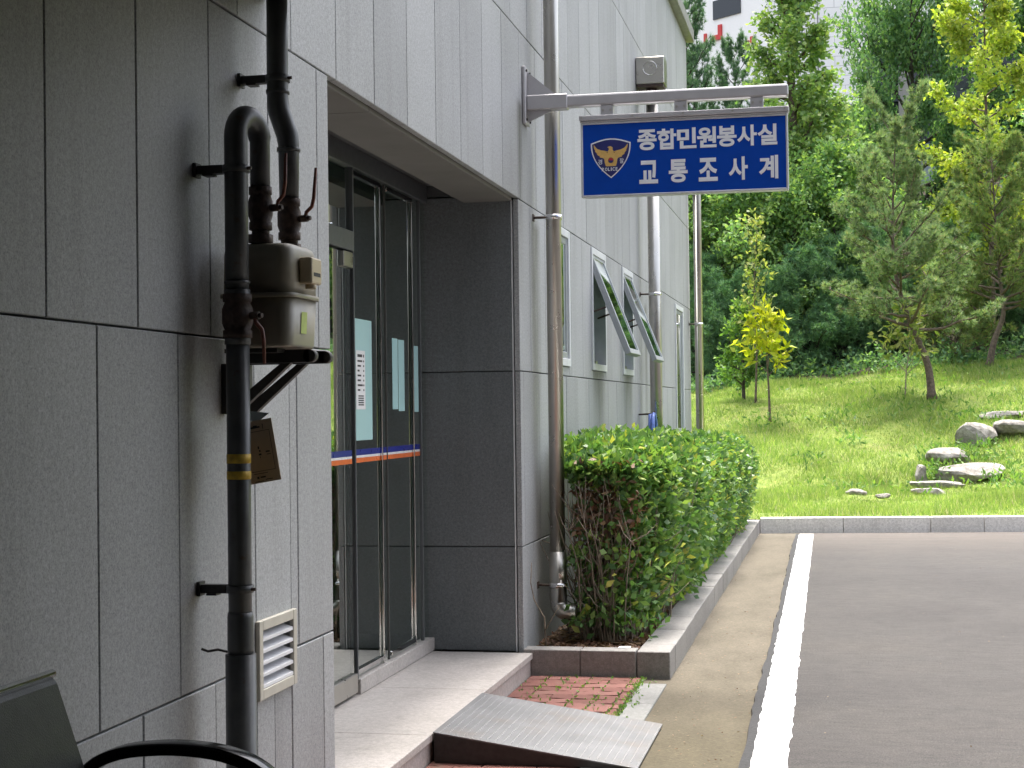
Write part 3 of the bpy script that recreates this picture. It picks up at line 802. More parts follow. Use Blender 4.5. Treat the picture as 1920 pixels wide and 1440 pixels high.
# --- gas pipes, valves and meter
def bracket(par, y, z, x, r):
    mb = MB(); mb.box(.002, .012, y - .02, y + .02, z - .02, z + .02); mb.box(.0125, x - r + .004, y - .014, y + .014, z - .012, z + .012)
    mb.box(.03, .06, y - .018, y + .018, z - .018, z - .0125); mb.build('wall_bracket', 'black_iron', par)
    mb = MB(); mb.tube([(x, y, z - .010), (x, y, z + .010)], r + .006, 18); mb.build('clamp', 'pipe_paint', par)
    mb = MB(); mb.tube([(x + r, y - .008, z), (x + r + .016, y - .008, z)], .005, 8); mb.build('bolt', 'rusty_iron', par)
def union(par, x, y, z0, z1, r):
    mb = MB(); mb.tube([(x, y, z0), (x, y, z1)], r, 6); mb.build('union_nut', 'rusty_iron', par)
def valve(par, x, y, z, r, handle):
    mb = MB(); mb.tube([(x, y, z - .062), (x, y, z - .040), (x, y, z - .039), (x, y, z - .02), (x, y, z + .02), (x, y, z + .039), (x, y, z + .040), (x, y, z + .062)],
                       [r * 1.05, r * 1.05, r * .92, r * 1.12, r * 1.12, r * .92, r * 1.05, r * 1.05], 14)
    mb.tube([(x + r, y - .005, z + .0), (x + r + .03, y - .012, z + .0)], .011, 10); mb.tube([(x + r + .024, y - .011, z), (x + r + .040, y - .014, z)], .007, 8)
    v = mb.build('valve', 'rusty_iron', par)
    mb = MB(); p = handle
    mb.tube([(x + a, y + b, z + c) for a, b, c in p], [.006] * (len(p) - 1) + [.0045], 8); mb.build('lever', 'handle_red', v)
gp = thing('gas_inlet_pipe', (.124, 4.25, 0), 'dark grey gas pipe with a hooked top and yellow bands beside the meter', 'pipe')
rx, ry, rr = .124, 4.25, .033
lx, ly = .150, 4.372
mid = Vector(((rx + lx) / 2, (ry + ly) / 2, 2.284)); hv = Vector((lx - rx, ly - ry, 0)) / 2
path = [(rx, ry, .80), (rx, ry, 1.2), (rx, ry, 1.70)]
mb = MB(); mb.tube(path, rr, 20); mb.build('pipe', 'pipe_paint', gp)
path = [(rx, ry, 1.85), (rx, ry, 2.1), (rx, ry, 2.284)] + [tuple(mid - hv * math.cos(t) + Vector((0, 0, .0625 * math.sin(t)))) for t in np.linspace(.2, math.pi - .2, 12)] + [(lx, ly, 2.284), (lx, ly, 2.145)]
mb = MB(); mb.tube(path, [rr] * 3 + [.0325] * 12 + [.029, .029], 20); mb.build('pipe', 'pipe_paint', gp)
for z, h in ((1.87, .008), (1.835, .03), (1.71, .03)):
    mb = MB(); mb.tube([(rx, ry, z - h / 2), (rx, ry, z + h / 2)], rr + .004, 18); mb.build('coupling', 'pipe_paint', gp)
valve(gp, rx, ry, 1.775, .039, [(.055, -.012, .0), (.060, -.012, -.02), (.078, -.014, -.04), (.082, -.014, -.07), (.084, -.014, -.135)])
valve(gp, lx, ly, 2.092, .032, [(.055, -.012, .0), (.058, -.012, .018), (.074, -.013, .034), (.080, -.013, .07), (.083, -.013, .155)])
union(gp, lx, ly, 2.018, 2.03, .026); union(gp, lx, ly, 1.992, 2.017, .036)
for z0, z1 in ((1.362, 1.388), (1.317, 1.340)):
    mb = MB(); mb.tube([(rx, ry, z0), (rx, ry, z1)], rr + .0012, 20); mb.build('marker_band', 'yellow_tape', gp)
mb = MB(); mb.tube([(rx, ry, -.02), (rx, ry, .10), (rx, ry, .828)], [.044, .044, .043], 20)
mb.tube([(rx, ry, .83), (rx, ry, .845), (rx, ry, .93), (rx, ry, .945)], [.036, .037, .0365, .035], 20); mb.build('sleeve', 'pipe_paint', gp)
mb = MB(); mb.tube([(rx - .04, ry, .833), (rx - .06, ry - .02, .842), (rx - .085, ry - .03, .838), (rx - .10, ry - .04, .846)], .004, 6); mb.build('tie_wire', 'black_iron', gp)
bracket(gp, ry, 2.19, rx, rr); bracket(gp, ry, 1.01, rx, rr)

go = thing('gas_outlet_pipe', (.124, 4.6, 2), 'dark grey gas pipe running up the wall above the meter', 'pipe')
mb = MB(); mb.tube([(.124, 4.60, 2.818), (.124, 4.60, 2.6), (.124, 4.60, 2.46), (.125, 4.599, 2.435), (.130, 4.597, 2.412), (.150, 4.590, 2.36), (.158, 4.587, 2.338), (.162, 4.586, 2.31), (.162, 4.585, 2.14)],
                   [.032] * 3 + [.034, .0335, .0335, .0335, .032, .029], 20); mb.build('pipe', 'pipe_paint', go)
for z in (2.475, 2.295):
    mb = MB(); mb.tube([((.124 if z > 2.4 else .162), 4.60 if z > 2.4 else 4.585, z - .006), ((.124 if z > 2.4 else .162), 4.60 if z > 2.4 else 4.585, z + .006)], .036, 18); mb.build('weld_ring', 'pipe_paint', go)
valve(go, .162, 4.585, 2.085, .032, [(.055, -.012, .0), (.058, -.012, .018), (.076, -.013, .034), (.082, -.013, .06), (.090, -.013, .150)])
union(go, .162, 4.585, 2.012, 2.024, .026); union(go, .162, 4.585, 1.990, 2.011, .035)
bracket(go, 4.60, 2.515, .124, .032)

gm = thing('gas_meter', (.14, 4.46, 1.69), 'beige metal gas meter box on a black wall bracket', 'gas meter')
def rr_outline(hx, hy, r, n=5):
    out = []
    for cx, cy, a in ((hx - r, hy - r, 0), (-hx + r, hy - r, 90), (-hx + r, -hy + r, 180), (hx - r, -hy + r, 270)):
        for i in range(n + 1):
            t = R(a + 90 * i / n); out.append((cx + r * math.cos(t), cy + r * math.sin(t)))
    return out
def loft(mb, cx, cy, levels, hx, hy, r):
    n = None; vs = []
    for z, k in levels:
        o = rr_outline(hx * k, hy * k, r * k); n = len(o); vs += [(cx + a, cy + b, z) for a, b in o]
    fs = [(i * n + j, i * n + (j + 1) % n, (i + 1) * n + (j + 1) % n, (i + 1) * n + j) for i in range(len(levels) - 1) for j in range(n)]
    mb.add(vs, fs, True); o = len(mb.v) - len(vs)
    mb.f += [tuple(o + j for j in reversed(range(n))), tuple(o + (len(levels) - 1) * n + j for j in range(n))]; mb.sm += [False, False]
mx, my, hx, hy = .145, 4.462, .108, .132
mb = MB(); loft(mb, mx, my, [(1.690, .90), (1.694, .935), (1.70, .945), (1.832, 1.0)], hx, hy, .045); mb.build('lower_case', 'meter_beige', gm)
mb = MB(); loft(mb, mx, my, [(1.833, 1.06), (1.834, 1.07), (1.845, 1.07), (1.846, 1.06)], hx, hy, .045); mb.build('seam_flange', 'meter_beige', gm)
mb = MB(); loft(mb, mx, my, [(1.847, 1.0), (1.955, .985), (1.972, .965), (1.983, .92), (1.989, .84)], hx, hy, .045); mb.build('upper_case', 'meter_beige', gm)
mb = MB(); mb.box(.2525, .293, 4.405, 4.495, 1.875, 1.952); ix = mb.build('index_box', 'meter_cream', gm, bevel=.006, segs=2)
mb = MB(); mb.tube([(.2735, 4.45, 1.876), (.2735, 4.45, 1.862)], .016, 14); mb.build('knob', 'meter_cream', ix)
MB().box(.2932, .2938, 4.42, 4.48, 1.897, 1.908).build('counter_window', 'ink', ix)
mb = MB(); mb.add([(.2505, 4.425, 1.732), (.2505, 4.475, 1.732), (.2535, 4.475, 1.795), (.2535, 4.425, 1.795)], [(0, 1, 2, 3)]); mb.build('rating_label', 'sticker', gm)
mbk = thing('meter_bracket', (.02, 4.46, 1.5), 'black angle-iron bracket carrying the gas meter', 'bracket')
for y in (4.445, 4.585):
    mb = MB(); mb.box(.03, .272, y - .016, y + .016, 1.648, 1.686); mb.tube([(.272, y - .016, 1.667), (.272, y + .016, 1.667)], .019, 14); mb.build('arm', 'black_iron', mbk)
    MB().box(.002, .034, y - .016, y + .016, 1.50, 1.6475).build('upright', 'black_iron', mbk)
    mb = MB(); mb.prism([(.034, 1.505), (.055, 1.505), (.215, 1.647), (.185, 1.647), (.034, 1.53)], y - .012, y + .012, 'y'); mb.build('brace', 'black_iron', mbk)
MB().box(.04, .20, 4.36, 4.428, 1.676, 1.688).build('tray', 'black_iron', mbk)

ct = thing('cardboard_tag', (.14, 4.31, 1.40), 'brown printed cardboard tag hanging tilted behind the gas pipe', 'tag')
def tg(u, v, d=0.0):       # u across, v up on the tilted card
    a = R(-9.5); return (.148 + u * math.cos(a) + v * math.sin(a) * -1 * -1, 4.33 - d, 1.392 + v * math.cos(a) - u * math.sin(a) * 1)
def tgbox(mb, u0, u1, v0, v1, d0, d1):
    mb.add([tg(u, v, d) for u in (u0, u1) for v in (v0, v1) for d in (d0, d1)], [(0, 1, 3, 2), (4, 6, 7, 5), (0, 4, 5, 1), (2, 3, 7, 6), (0, 2, 6, 4), (1, 5, 7, 3)])
mb = MB(); tgbox(mb, -.06, .058, -.09, .088, -.002, 0); mb.build('card', 'cardboard', ct)
mb = MB()
for (u0, u1, v0, v1) in ((-.045, .047, .0560, .0572), (-.045, .047, -.0572, -.056), (.0458, .047, -.056, .056), (-.045, -.0438, -.056, .056), (-.02, .02, .066, .071), (.0, .012, .068, .074), (.028, .03, .062, .076),
                         (.004, .008, .006, .014), (.006, .011, -.002, .003), (.004, .012, -.012, -.007), (.006, .008, -.02, -.015), (.026, .038, -.006, -.002), (.028, .040, -.013, -.011),
                         (-.02, .022, -.064, -.0625), (-.012, -.006, -.078, -.071), (-.002, .014, -.076, -.072), (.012, .034, -.083, -.081), (-.02, .006, -.086, -.0845)):
    tgbox(mb, u0, u1, v0, v1, .0004, .0008)
mb.build('print', 'ink', ct)
mb = MB(); mb.prism([(.085, 1.478), (.155, 1.480), (.185, 1.502), (.09, 1.512)], 4.332, 4.334, 'y'); mb.build('plastic_hanger', 'clear_plastic', ct)

# --- waiting bench against the wall
bn = thing('waiting_bench', (.4, 2.4, 0), 'dark grey vinyl waiting bench with chrome top rail and curved black armrest', 'bench')
def bx(v): return .128 + .30 * v          # back leans: x at distance v below the top
mb = MB(); mb.prism([(bx(0), .945), (bx(0) + .012, .957), (bx(0) + .03, .945), (bx(.3) + .045, .64), (bx(.43) + .035, .512), (bx(.43), .512)], 1.55, 3.115, 'y'); mb.build('backrest', 'vinyl', bn, bevel=.006)
mb = MB(); mb.tube([(bx(0) + .010, 1.54, .956), (bx(0) + .010, 3.13, .956)], .0095, 12); mb.build('top_rail', 'chrome', bn)
mb = MB(); mb.prism([(.262, .44), (.262, .51), (.30, .52), (.70, .50), (.735, .47), (.72, .44)], 1.55, 3.10, 'y'); mb.build('seat', 'vinyl', bn, bevel=.012, segs=2)
for y in (1.50, 3.165):
    mb = MB(); pts = [(.17, .70), (.215, .765), (.29, .793), (.40, .802), (.50, .795), (.575, .772), (.63, .73), (.66, .65), (.655, .55), (.62, .47)]
    pts = [(float(q[0]), float(q[2])) for q in polyline([(x, 0, z) for x, z in pts], 40)]
    vs = []
    for i, (x, z) in enumerate(pts):
        a, b = pts[max(i - 1, 0)], pts[min(i + 1, len(pts) - 1)]; t = Vector((b[0] - a[0], b[1] - a[1])).normalized(); nn = Vector((-t.y, t.x)) * .013
        if nn.y < 0 and i < 24: nn = -nn
        vs += [(x + nn.x, y - .025, z + nn.y), (x + nn.x, y + .025, z + nn.y), (x - nn.x, y + .025, z - nn.y), (x - nn.x, y - .025, z - nn.y)]
    n = len(pts); mb.add(vs, [(i * 4 + j, i * 4 + (j + 1) % 4, i * 4 + 4 + (j + 1) % 4, i * 4 + 4 + j) for i in range(n - 1) for j in range(4)] + [(3, 2, 1, 0), tuple(range(4 * n - 4, 4 * n))], True)
    mb.build('armrest', 'black_gloss', bn, bevel=.004, segs=2)
for y in (1.62, 3.02):
    for x in (.29, .66):
        mb = MB(); mb.tube([(x, y, -.004), (x, y, .44)], .018, 12); mb.build('leg', 'chrome', bn)
mb = MB(); mb.tube([(.475, 1.62, .20), (.475, 3.02, .20)], .012, 10); mb.tube([(.29, 1.62, .20), (.66, 1.62, .20)], .012, 10); mb.tube([(.29, 3.02, .20), (.66, 3.02, .20)], .012, 10); mb.build('stretcher', 'chrome', bn)

# --- steel access ramp
rp = thing('access_ramp', (.5, 7.1, 0), 'grey ribbed steel ramp plate leaning on the entrance step', 'ramp')
RY0, RY1 = 6.62, 7.575
def rz(x): return .137 - (x - .062) * (.137 - .010) / (.935 - .062)
mb = MB(); mb.prism([(.062, rz(.062)), (.935, rz(.935)), (.935, rz(.935) - .006), (.062, rz(.062) - .006)], RY0, RY1, 'y'); mb.build('plate', 'ramp_plate', rp)
for y in (RY0 + .004, RY1 - .004):
    mb = MB(); mb.prism([(.066, rz(.066) - .007), (.90, rz(.90) - .007), (.90, .0075), (.066, .0075)], y - .003, y + .003, 'y'); mb.build('side_skirt', 'black_iron', rp)
mb = MB()
for i, x in enumerate(np.arange(.085, .925, .0335)):
    for j, y in enumerate(np.arange(RY0 + .02, RY1 - .015, .030)):
        yy = y + (.015 if i % 2 else 0); x2 = x + .009; h = .0026
        mb.add([(x, yy - .010, rz(x)), (x2, yy - .010, rz(x2)), (x2, yy + .010, rz(x2)), (x, yy + .010, rz(x)), (x + .0045, yy - .005, rz(x) + h), (x + .0045, yy + .005, rz(x) + h)],
               [(0, 1, 4), (1, 2, 5, 4), (2, 3, 5), (3, 0, 4, 5)])
mb.build('tread', 'ramp_plate', rp)

# --- coiled blue hose hung by the second downpipe
hs = thing('hose_coil', (.16, 14.35, 1.2), 'coil of blue hose hanging beside the downpipe above the hedge', 'hose')
mb = MB(); pts = []
for k in range(110):
    t = k / 110 * 2 * math.pi * 6; w = .10 + .008 * (k // 18)
    pts.append((.10 + .010 * (k // 18) + .012 * math.sin(t * .7), 14.36 + w * math.cos(t), 1.25 + (.19 + .004 * (k // 18)) * math.sin(t)))
mb.tube(pts, .013, 6); mb.build('hose', 'blue_hose', hs)
mb = MB(); mb.tube([(.002, 14.36, 1.45), (.14, 14.36, 1.455), (.15, 14.36, 1.48)], .008, 8); mb.build('hook', 'rusty_iron', hs)

# ================================================================== buildings up the hill
wb = thing('hill_building', (0, 78, 12), 'white building with red letters and a dark window high behind the trees', 'building')
# left face turned away, right face of white tiles
mb = MB(); mb.prism([(-9.0, 81.0), (-1.2, 74.5), (-1.2, 82.0), (-9.0, 88.0)], 8.0, 27.0, 'z'); mb.build('wall', 'white_wall', wb)
mb = MB(); mb.box(-1.19, 8.0, 74.6, 86, 8.0, 27.0); mb.build('tiled_wall', 'tiled_wall', wb)
def on_left(t, z, d=.03):       # point on the turned left face
    p = Vector((-9.0, 81.0)).lerp(Vector((-1.2, 74.5)), t); nn = Vector((-6.5, -7.8)).normalized(); p = p + nn * d
    return (p.x, p.y, z)
def left_rect(mb, t0, t1, z0, z1, d=.05):
    mb.add([on_left(t, z, e) for t in (t0, t1) for z in (z0, z1) for e in (-.05, d)], [(0, 1, 3, 2), (4, 6, 7, 5), (0, 4, 5, 1), (2, 3, 7, 6), (0, 2, 6, 4), (1, 5, 7, 3)])
for (t0, t1, z0, z1) in ((.66, .835, 20.05, 20.95), (.25, .42, 20.4, 21.3)):
    mb = MB(); left_rect(mb, t0, t1, z0, z1); mb.build('window', 'dark_glass', wb)
for (t0, t1, z0, z1) in ((.692, .715, 19.05, 19.75), (.655, .692, 19.05, 19.30), (.60, .615, 19.0, 19.5), (.86, .885, 18.35, 18.65), (.895, .91, 18.5, 18.8)):
    mb = MB(); left_rect(mb, t0, t1, z0, z1, .08); mb.build('red_letter', 'red_paint', wb)
mb = MB(); mb.box(.1, .5, 74.5, 74.58, 20.35, 20.9); mb.build('window', 'dark_glass', wb)
mb = MB(); mb.box(1.04, 1.07, 74.55, 74.595, 8.0, 27.0); mb.build('wall_joint', 'joint', wb)

bb = thing('slate_building', (7, 58, 6), 'slate grey metal clad building with dark glazing half hidden behind the pines', 'building')
MB().box(2.9, 14, 55.6, 62, 6, 10.1).build('lower_wall', 'navy_panel', bb)
for i in range(8):
    for (z0, z1) in ((6.9, 8.3), (8.36, 9.75)):
        MB().box(3.0 + i * 1.2, 4.17 + i * 1.2, 55.52, 55.62, z0, z1).build('cladding_panel', 'slate_panel', bb)
MB().box(2.7, 14, 55.4, 62, 10.102, 10.3).build('ledge', 'slate_panel', bb)
MB().box(3.0, 14, 56.2, 62, 10.302, 14.6).build('glazing', 'dark_glass', bb)
for i in range(7):
    MB().box(3.3 + i * 1.5, 3.42 + i * 1.5, 56.1, 56.19, 10.31, 14.6).build('mullion', 'navy_panel', bb)
MB().box(3.9, 4.25, 55.7, 56.0, 10.31, 14.0).build('column', 'kerb_granite', bb)
MB().box(3.0, 14, 56.05, 56.19, 11.9, 12.15).build('spandrel', 'navy_panel', bb)

# ================================================================== vegetation
def at(Q, t):
    f = t * (len(Q) - 1); i = min(int(f), len(Q) - 2); return Q[i] + (Q[i + 1] - Q[i]) * (f - i)

def grow(seed, path, r0, limbs, t0, Lf, elev, twigs, per, spread, leaf, curve=.15, t1=1.0, needle=None, twig_len=.4, up=.1, bare=.3, segs=7, limb_r=.45, top_r=.12):
    """trunk mesh builder and leaf polygons of one tree, base at the origin"""
    rg = np.random.default_rng(seed); Q = polyline(path); mb = MB()
    mb.tube([tuple(p) for p in Q], [float(r0 * (1 - (1 - top_r) * (i / (len(Q) - 1)) ** .8) * (1.35 if i == 0 else 1)) for i in range(len(Q))], segs)
    C, D = [], []
    for i in range(limbs):
        t = t0 + (t1 - t0) * (i + rg.uniform(0, 1)) / limbs
        k = (t - t0) / (t1 - t0); az = i * 2.399 + rg.normal(0, .4); e = R(elev(k) + rg.normal(0, 9)); L = Lf(k) * rg.uniform(.7, 1.2)
        d = np.array([math.cos(az) * math.cos(e), math.sin(az) * math.cos(e), math.sin(e)])
        p0 = at(Q, min(t, 1.0)); ss = np.linspace(0, 1, 6)
        wob = rg.normal(0, .04 * L, (6, 3)) * ss[:, None]
        P = p0 + d * (ss * L)[:, None] + np.array([0, 0, 1]) * (curve * L * ss ** 2)[:, None] + wob
        rl = max(r0 * limb_r * (1 - .75 * k), r0 * .10)
        mb.tube([tuple(p) for p in P], [rl * (1 - .8 * s) for s in ss], 5, False)
        for j in range(twigs):
            s = bare + (1 - bare) * (j + rg.uniform(0, 1)) / twigs
            b = at(P, s); td = d + rg.normal(0, .55, 3); td[2] += up; td = td / np.linalg.norm(td)
            tl = twig_len * L * (1.1 - .6 * s) * rg.uniform(.6, 1.2)
            e1 = b + td * tl
            if rl > .006: mb.tube([tuple(b), tuple((b + e1) / 2 + rg.normal(0, .02 * L, 3)), tuple(e1)], [rl * .3, rl * .2, rl * .1], 3, False)
            u = rg.uniform(.15, 1.05, per)[:, None]
            C.append(b + (e1 - b) * u + rg.normal(0, spread, (per, 3))); D.append(np.repeat(td[None], per, 0))
    C = np.concatenate(C); D = np.concatenate(D)
    if needle:                       # tufts of thin triangles
        nn, nl, nw = needle
        c = np.repeat(C, nn, 0); dd = unit(np.repeat(D, nn, 0) * .7 + rg.normal(size=(len(c), 3)) * .75 + np.array([0, 0, .35]))
        sv = unit(np.cross(dd, rg.normal(size=dd.shape))) * nw; ln = (nl * rg.uniform(.7, 1.2, len(c)))[:, None]
        c = c - dd * .02
        V = np.stack([c + sv * .5, c - sv * .5, c + dd * ln], 1)
    else:
        V = leaves(C, leaf[0], leaf[1], up=-.15, fwd=D, fw=.45, rg=rg)
    return mb, V

def tree_meshes(kind, mat, bark, *a, **k):
    mb, V = grow(*a, **k)
    return (mb.mesh(kind + '_trunk', bark), quads_mesh(kind + '_crown', V, mat, V.shape[1]))
def plant(name, meshes, x, y, label, cat='tree', group=None, s=1.0, rot=0.0, sz=None, z=None):
    o = thing(name, (x, y, (tz(x, y) if z is None else z) - .03), label, cat, group)
    o.rotation_euler = (0, 0, rot); o.scale = (s, s, sz or s)
    for nm, me in zip(('trunk', 'crown'), meshes):
        c = bpy.data.objects.new(nm, me); col.objects.link(c); c.parent = o
    return o

# templates
T_col = tree_meshes('column', 'leaf_column', 'bark', 11, [(0, 0, 0), (.05, 0, 4), (-.05, .05, 9), (0, 0, 13.5)], .16, 95, .10,
                    lambda k: 1.15 * (1 - .62 * k) + .1, lambda k: 20 + 30 * k, 7, 46, .11, (.13, .085), curve=.2, twig_len=.45)
T_broad = tree_meshes('broad', 'leaf_broad', 'bark_dark', 12, [(0, 0, 0), (.1, 0, 2.4), (.1, .1, 5), (0, 0, 8.6)], .20, 44, .20,
                      lambda k: 3.0 * math.sin(math.pi * (.18 + .72 * k)) + .25, lambda k: 12 + 45 * k, 15, 60, .15, (.16, .095), curve=.05, twig_len=.42, up=-.05)
T_fill = [tree_meshes('fill', 'leaf_fill', 'bark_dark', 20 + i, [(0, 0, 0), (.1 * i, 0, 1.2), (0, .1, 2.8), (0, 0, 4.6)], .09, 34, .12,
                      lambda k: 1.55 * math.sin(math.pi * (.2 + .7 * k)) + .15, lambda k: 8 + 45 * k, 11, 40, .13, (.13, .075), curve=.05, twig_len=.5) for i in range(2)]
T_pinef = [tree_meshes('far_pine', 'needle_far', 'bark_dark', 30 + i, [(0, 0, 0), (.15, 0, 3), (-.1, .1, 6), (0, 0, 9)], .16, 46, .30,
                       lambda k: 2.0 * (1 - .65 * k) + .25, lambda k: 5 + 35 * k, 11, 5, .07, None, curve=.25, needle=(26, .19, .022), twig_len=.45, up=.4) for i in range(2)]
T_dark = [tree_meshes('young_conifer', 'needle_dark', 'bark_dark', 40 + i, [(0, 0, 0), (.03, 0, .7), (0, .03, 1.5), (0, 0, 2.4)], .05, 40, .05,
                      lambda k: 1.05 * (1 - .7 * k) + .1, lambda k: 5 + 40 * k, 9, 4, .06, None, curve=.25, needle=(24, .16, .018), twig_len=.5, up=.3) for i in range(2)]
T_juni = tree_meshes('bushy_pine', 'needle_b', 'bark', 45, [(0, 0, 0), (.03, 0, .5), (0, .03, 1.2), (0, 0, 1.9)], .04, 44, .06,
                     lambda k: .85 * (1 - .6 * k) + .1, lambda k: 15 + 40 * k, 9, 4, .05, None, curve=.25, needle=(22, .13, .014), twig_len=.5, up=.4)

# trees that stand out
plant('column_tree', T_col, .80, 38.0, 'tall narrow light green tree rising behind the end of the sign', rot=.6, s=1.12, sz=1.0)
plant('broadleaf_tree', T_broad, 3.75, 43.5, 'large dark green broadleaf tree filling the top centre right', rot=.3, s=.68, sz=1.05)
T_gink = tree_meshes('ginkgo', 'leaf_yellow', 'bark', 51, [(0, 0, 0), (.03, 0, 2), (-.03, .05, 5), (-.12, 0, 8.2)], .085, 30, .26,
                     lambda k: 1.55 * (1 - .62 * k) + .22, lambda k: 6 + 38 * k, 10, 36, .085, (.115, .085), curve=.12, twig_len=.34, bare=.25, up=.15)
plant('ginkgo_tree', T_gink, 4.95, 35.0, 'yellow green young tree with layered open branches at the right edge', rot=1.0)
T_pa = tree_meshes('leaning_pine', 'needle_near', 'bark', 61, [(0, 0, 0), (-.05, 0, .7), (-.40, .05, 1.5), (-.63, .05, 2.3), (-.66, 0, 3.2), (-.56, 0, 5.0)], .085, 40, .34,
                   lambda k: 1.18 * (1 - .60 * k ** 1.5) + .15, lambda k: 2 + 45 * k, 12, 3, .04, None, curve=.32, needle=(62, .14, .012), twig_len=.42, up=.45, bare=.3, segs=10)
plant('leaning_pine', T_pa, 3.42, 30.0, 'pine with a dark crooked trunk leaning left on the grass mound', group=None)
T_pb = tree_meshes('crooked_pine', 'needle_b', 'bark', 62, [(0, 0, 0), (.10, 0, .55), (.33, .05, 1.05), (.24, .05, 1.7), (.18, 0, 2.6), (.12, 0, 4.2)], .08, 40, .42,
                   lambda k: 1.12 * (1 - .5 * k ** 1.5) + .15, lambda k: 5 + 45 * k, 12, 3, .04, None, curve=.30, needle=(62, .14, .012), twig_len=.42, up=.45, bare=.25, segs=10)
plant('crooked_pine', T_pb, 4.69, 33.0, 'brighter green pine with an S-bent pale trunk at the right edge')
plant('bushy_pine', T_juni, 4.12, 34.2, 'low bushy young pine between the two crooked pine trunks')
T_sap = tree_meshes('sapling', 'leaf_sapling', 'bark', 71, [(0, 0, 0), (-.02, 0, .7), (-.05, 0, 1.2), (-.03, 0, 1.75)], .028, 13, .42,
                    lambda k: .52 * (1 - .35 * k), lambda k: 35 + 22 * k, 5, 5, .045, (.20, .08), curve=.3, twig_len=.4, up=.9, bare=.3, limb_r=.4)
plant('yellow_sapling', T_sap, .55, 29.0, 'young sapling with a tuft of big bright yellow leaves', 'sapling', rot=.5)
T_thin = tree_meshes('thin_sapling', 'leaf_pale', 'bark', 72, [(0, 0, 0), (.04, 0, 1.0), (.0, 0, 2.2), (.08, 0, 3.4)], .026, 26, .30,
                     lambda k: .46 * (1 - .5 * k) + .05, lambda k: 40 + 20 * k, 4, 4, .05, (.105, .065), curve=.2, twig_len=.35, limb_r=.35)
plant('slender_sapling', T_thin, .22, 30.5, 'tall slender sapling with sparse pale yellow leaves behind the bright one', 'sapling')
T_small = tree_meshes('small_tree', 'leaf_small', 'bark_dark', 73, [(0, 0, 0), (0, 0, .5), (.03, 0, 1.1), (0, 0, 1.7)], .042, 24, .16,
                      lambda k: .52 * (1 - .45 * k), lambda k: 10 + 45 * k, 7, 13, .05, (.10, .06), curve=.1, twig_len=.45)
plant('small_tree', T_small, -.03, 31.0, 'small round green tree at the left end of the lawn', rot=1.4)
T_shr = tree_meshes('shrub', 'leaf_pale', 'twig', 74, [(0, 0, 0), (.02, 0, .4), (.08, 0, .8), (.1, 0, 1.2)], .014, 14, .25,
                    lambda k: .55 * (1 - .3 * k), lambda k: 35 + 20 * k, 4, 5, .05, (.13, .06), curve=.15, twig_len=.4, limb_r=.6)
plant('leggy_shrub', T_shr, 2.95, 30.1, 'leggy shrub with yellow green leaves beside the leaning pine trunk', 'shrub', s=1.2)

# the wood behind
WOOD = 'trees of the wood behind the lawn'
for (x, y, s, sz, r, lab) in ((-2.75, 45.0, .62, 1.0, .2, 'tall dark pine right behind the building corner at the top'), (-2.25, 43.0, .70, .98, 2.0, 'second tall dark pine just right of the first behind the building corner'),
                         (-.92, 44.0, .55, .78, 4.1, 'slim pine standing before the white building'), (-4.6, 46.5, 1.0, 1.0, 1.2, 'dark pine furthest left, mostly hidden by the building'), (-2.5, 40.5, .6, .62, 3.0, 'nearest dark pine of the clump behind the building corner')):
    plant('far_pine', T_pinef[int(r) % 2], x, y, lab, 'tree', 'pines behind the building corner', s, r, sz)
ORD = ['leftmost', 'second from left', 'third from left', 'fourth from left', 'fifth from left', 'sixth from left', 'seventh from left', 'eighth from left', 'ninth from left', 'tenth from left', 'next to rightmost', 'rightmost']
def row(name, meshes, label, group, spots, k=1.0):
    for i, (x, y, s_, r) in enumerate(sorted(spots)):
        o = ORD[i] if i < len(spots) - 1 else 'rightmost'
        plant(name, meshes[i % len(meshes)], x, y, label % o, 'tree', group, s_ * k, r)
row('wood_tree', T_fill, 'mid green tree edging the wood behind the saplings, %s of eight', 'leafy trees at the edge of the wood',
    [(-.35, 36.6, 1.0, .3), (.85, 36.2, .78, 1.6), (1.75, 36.8, .92, 2.9), (-1.6, 37.2, 1.0, 4.4), (2.35, 38.8, .85, 5.2), (1.35, 40.5, 1.15, .9), (-.6, 40.5, 1.1, 3.6), (-3.2, 38.0, 1.0, 1.1)])
row('young_conifer', T_dark, 'dark young conifer in the shade under the wood, %s of twelve', 'young conifers under the wood',
    [(1.15, 35.2, .82, 0), (1.75, 35.6, .9, 1), (2.35, 36.0, .9, 2), (2.9, 36.6, 1.0, 3), (3.6, 36.2, .8, 4), (.45, 35.0, .7, 5), (4.6, 37.0, 1.0, 1.5), (5.3, 36.4, .9, 2.5), (6.0, 37.6, 1.2, .5), (-.5, 35.0, .75, .9), (-1.3, 35.6, .9, 2.2), (5.8, 35.3, .6, 3.3)], 1.15)
row('dark_wood_tree', [T_broad], 'dark leafy tree at the far right beyond the yellow one, %s of four', 'dark trees behind the right edge',
    [(7.9, 43.5, .95, 1.5), (9.6, 42.0, 1.0, 2.6), (9.8, 48.5, .9, .7), (12.5, 43.0, 1.0, 4.0)])
row('inner_wood_tree', T_fill, 'mid green leafy tree deep in the wood behind the pines, %s of seven', 'leafy trees deep in the wood',
    [(4.7, 40.5, .45, 2.2), (3.6, 40.0, .55, .4), (7.6, 38.0, 1.1, 3.0), (9.2, 37.0, 1.1, 1.0), (11.0, 38.5, 1.2, 5.0), (2.2, 45.5, .9, 3.1), (.8, 46.0, .9, .8)])

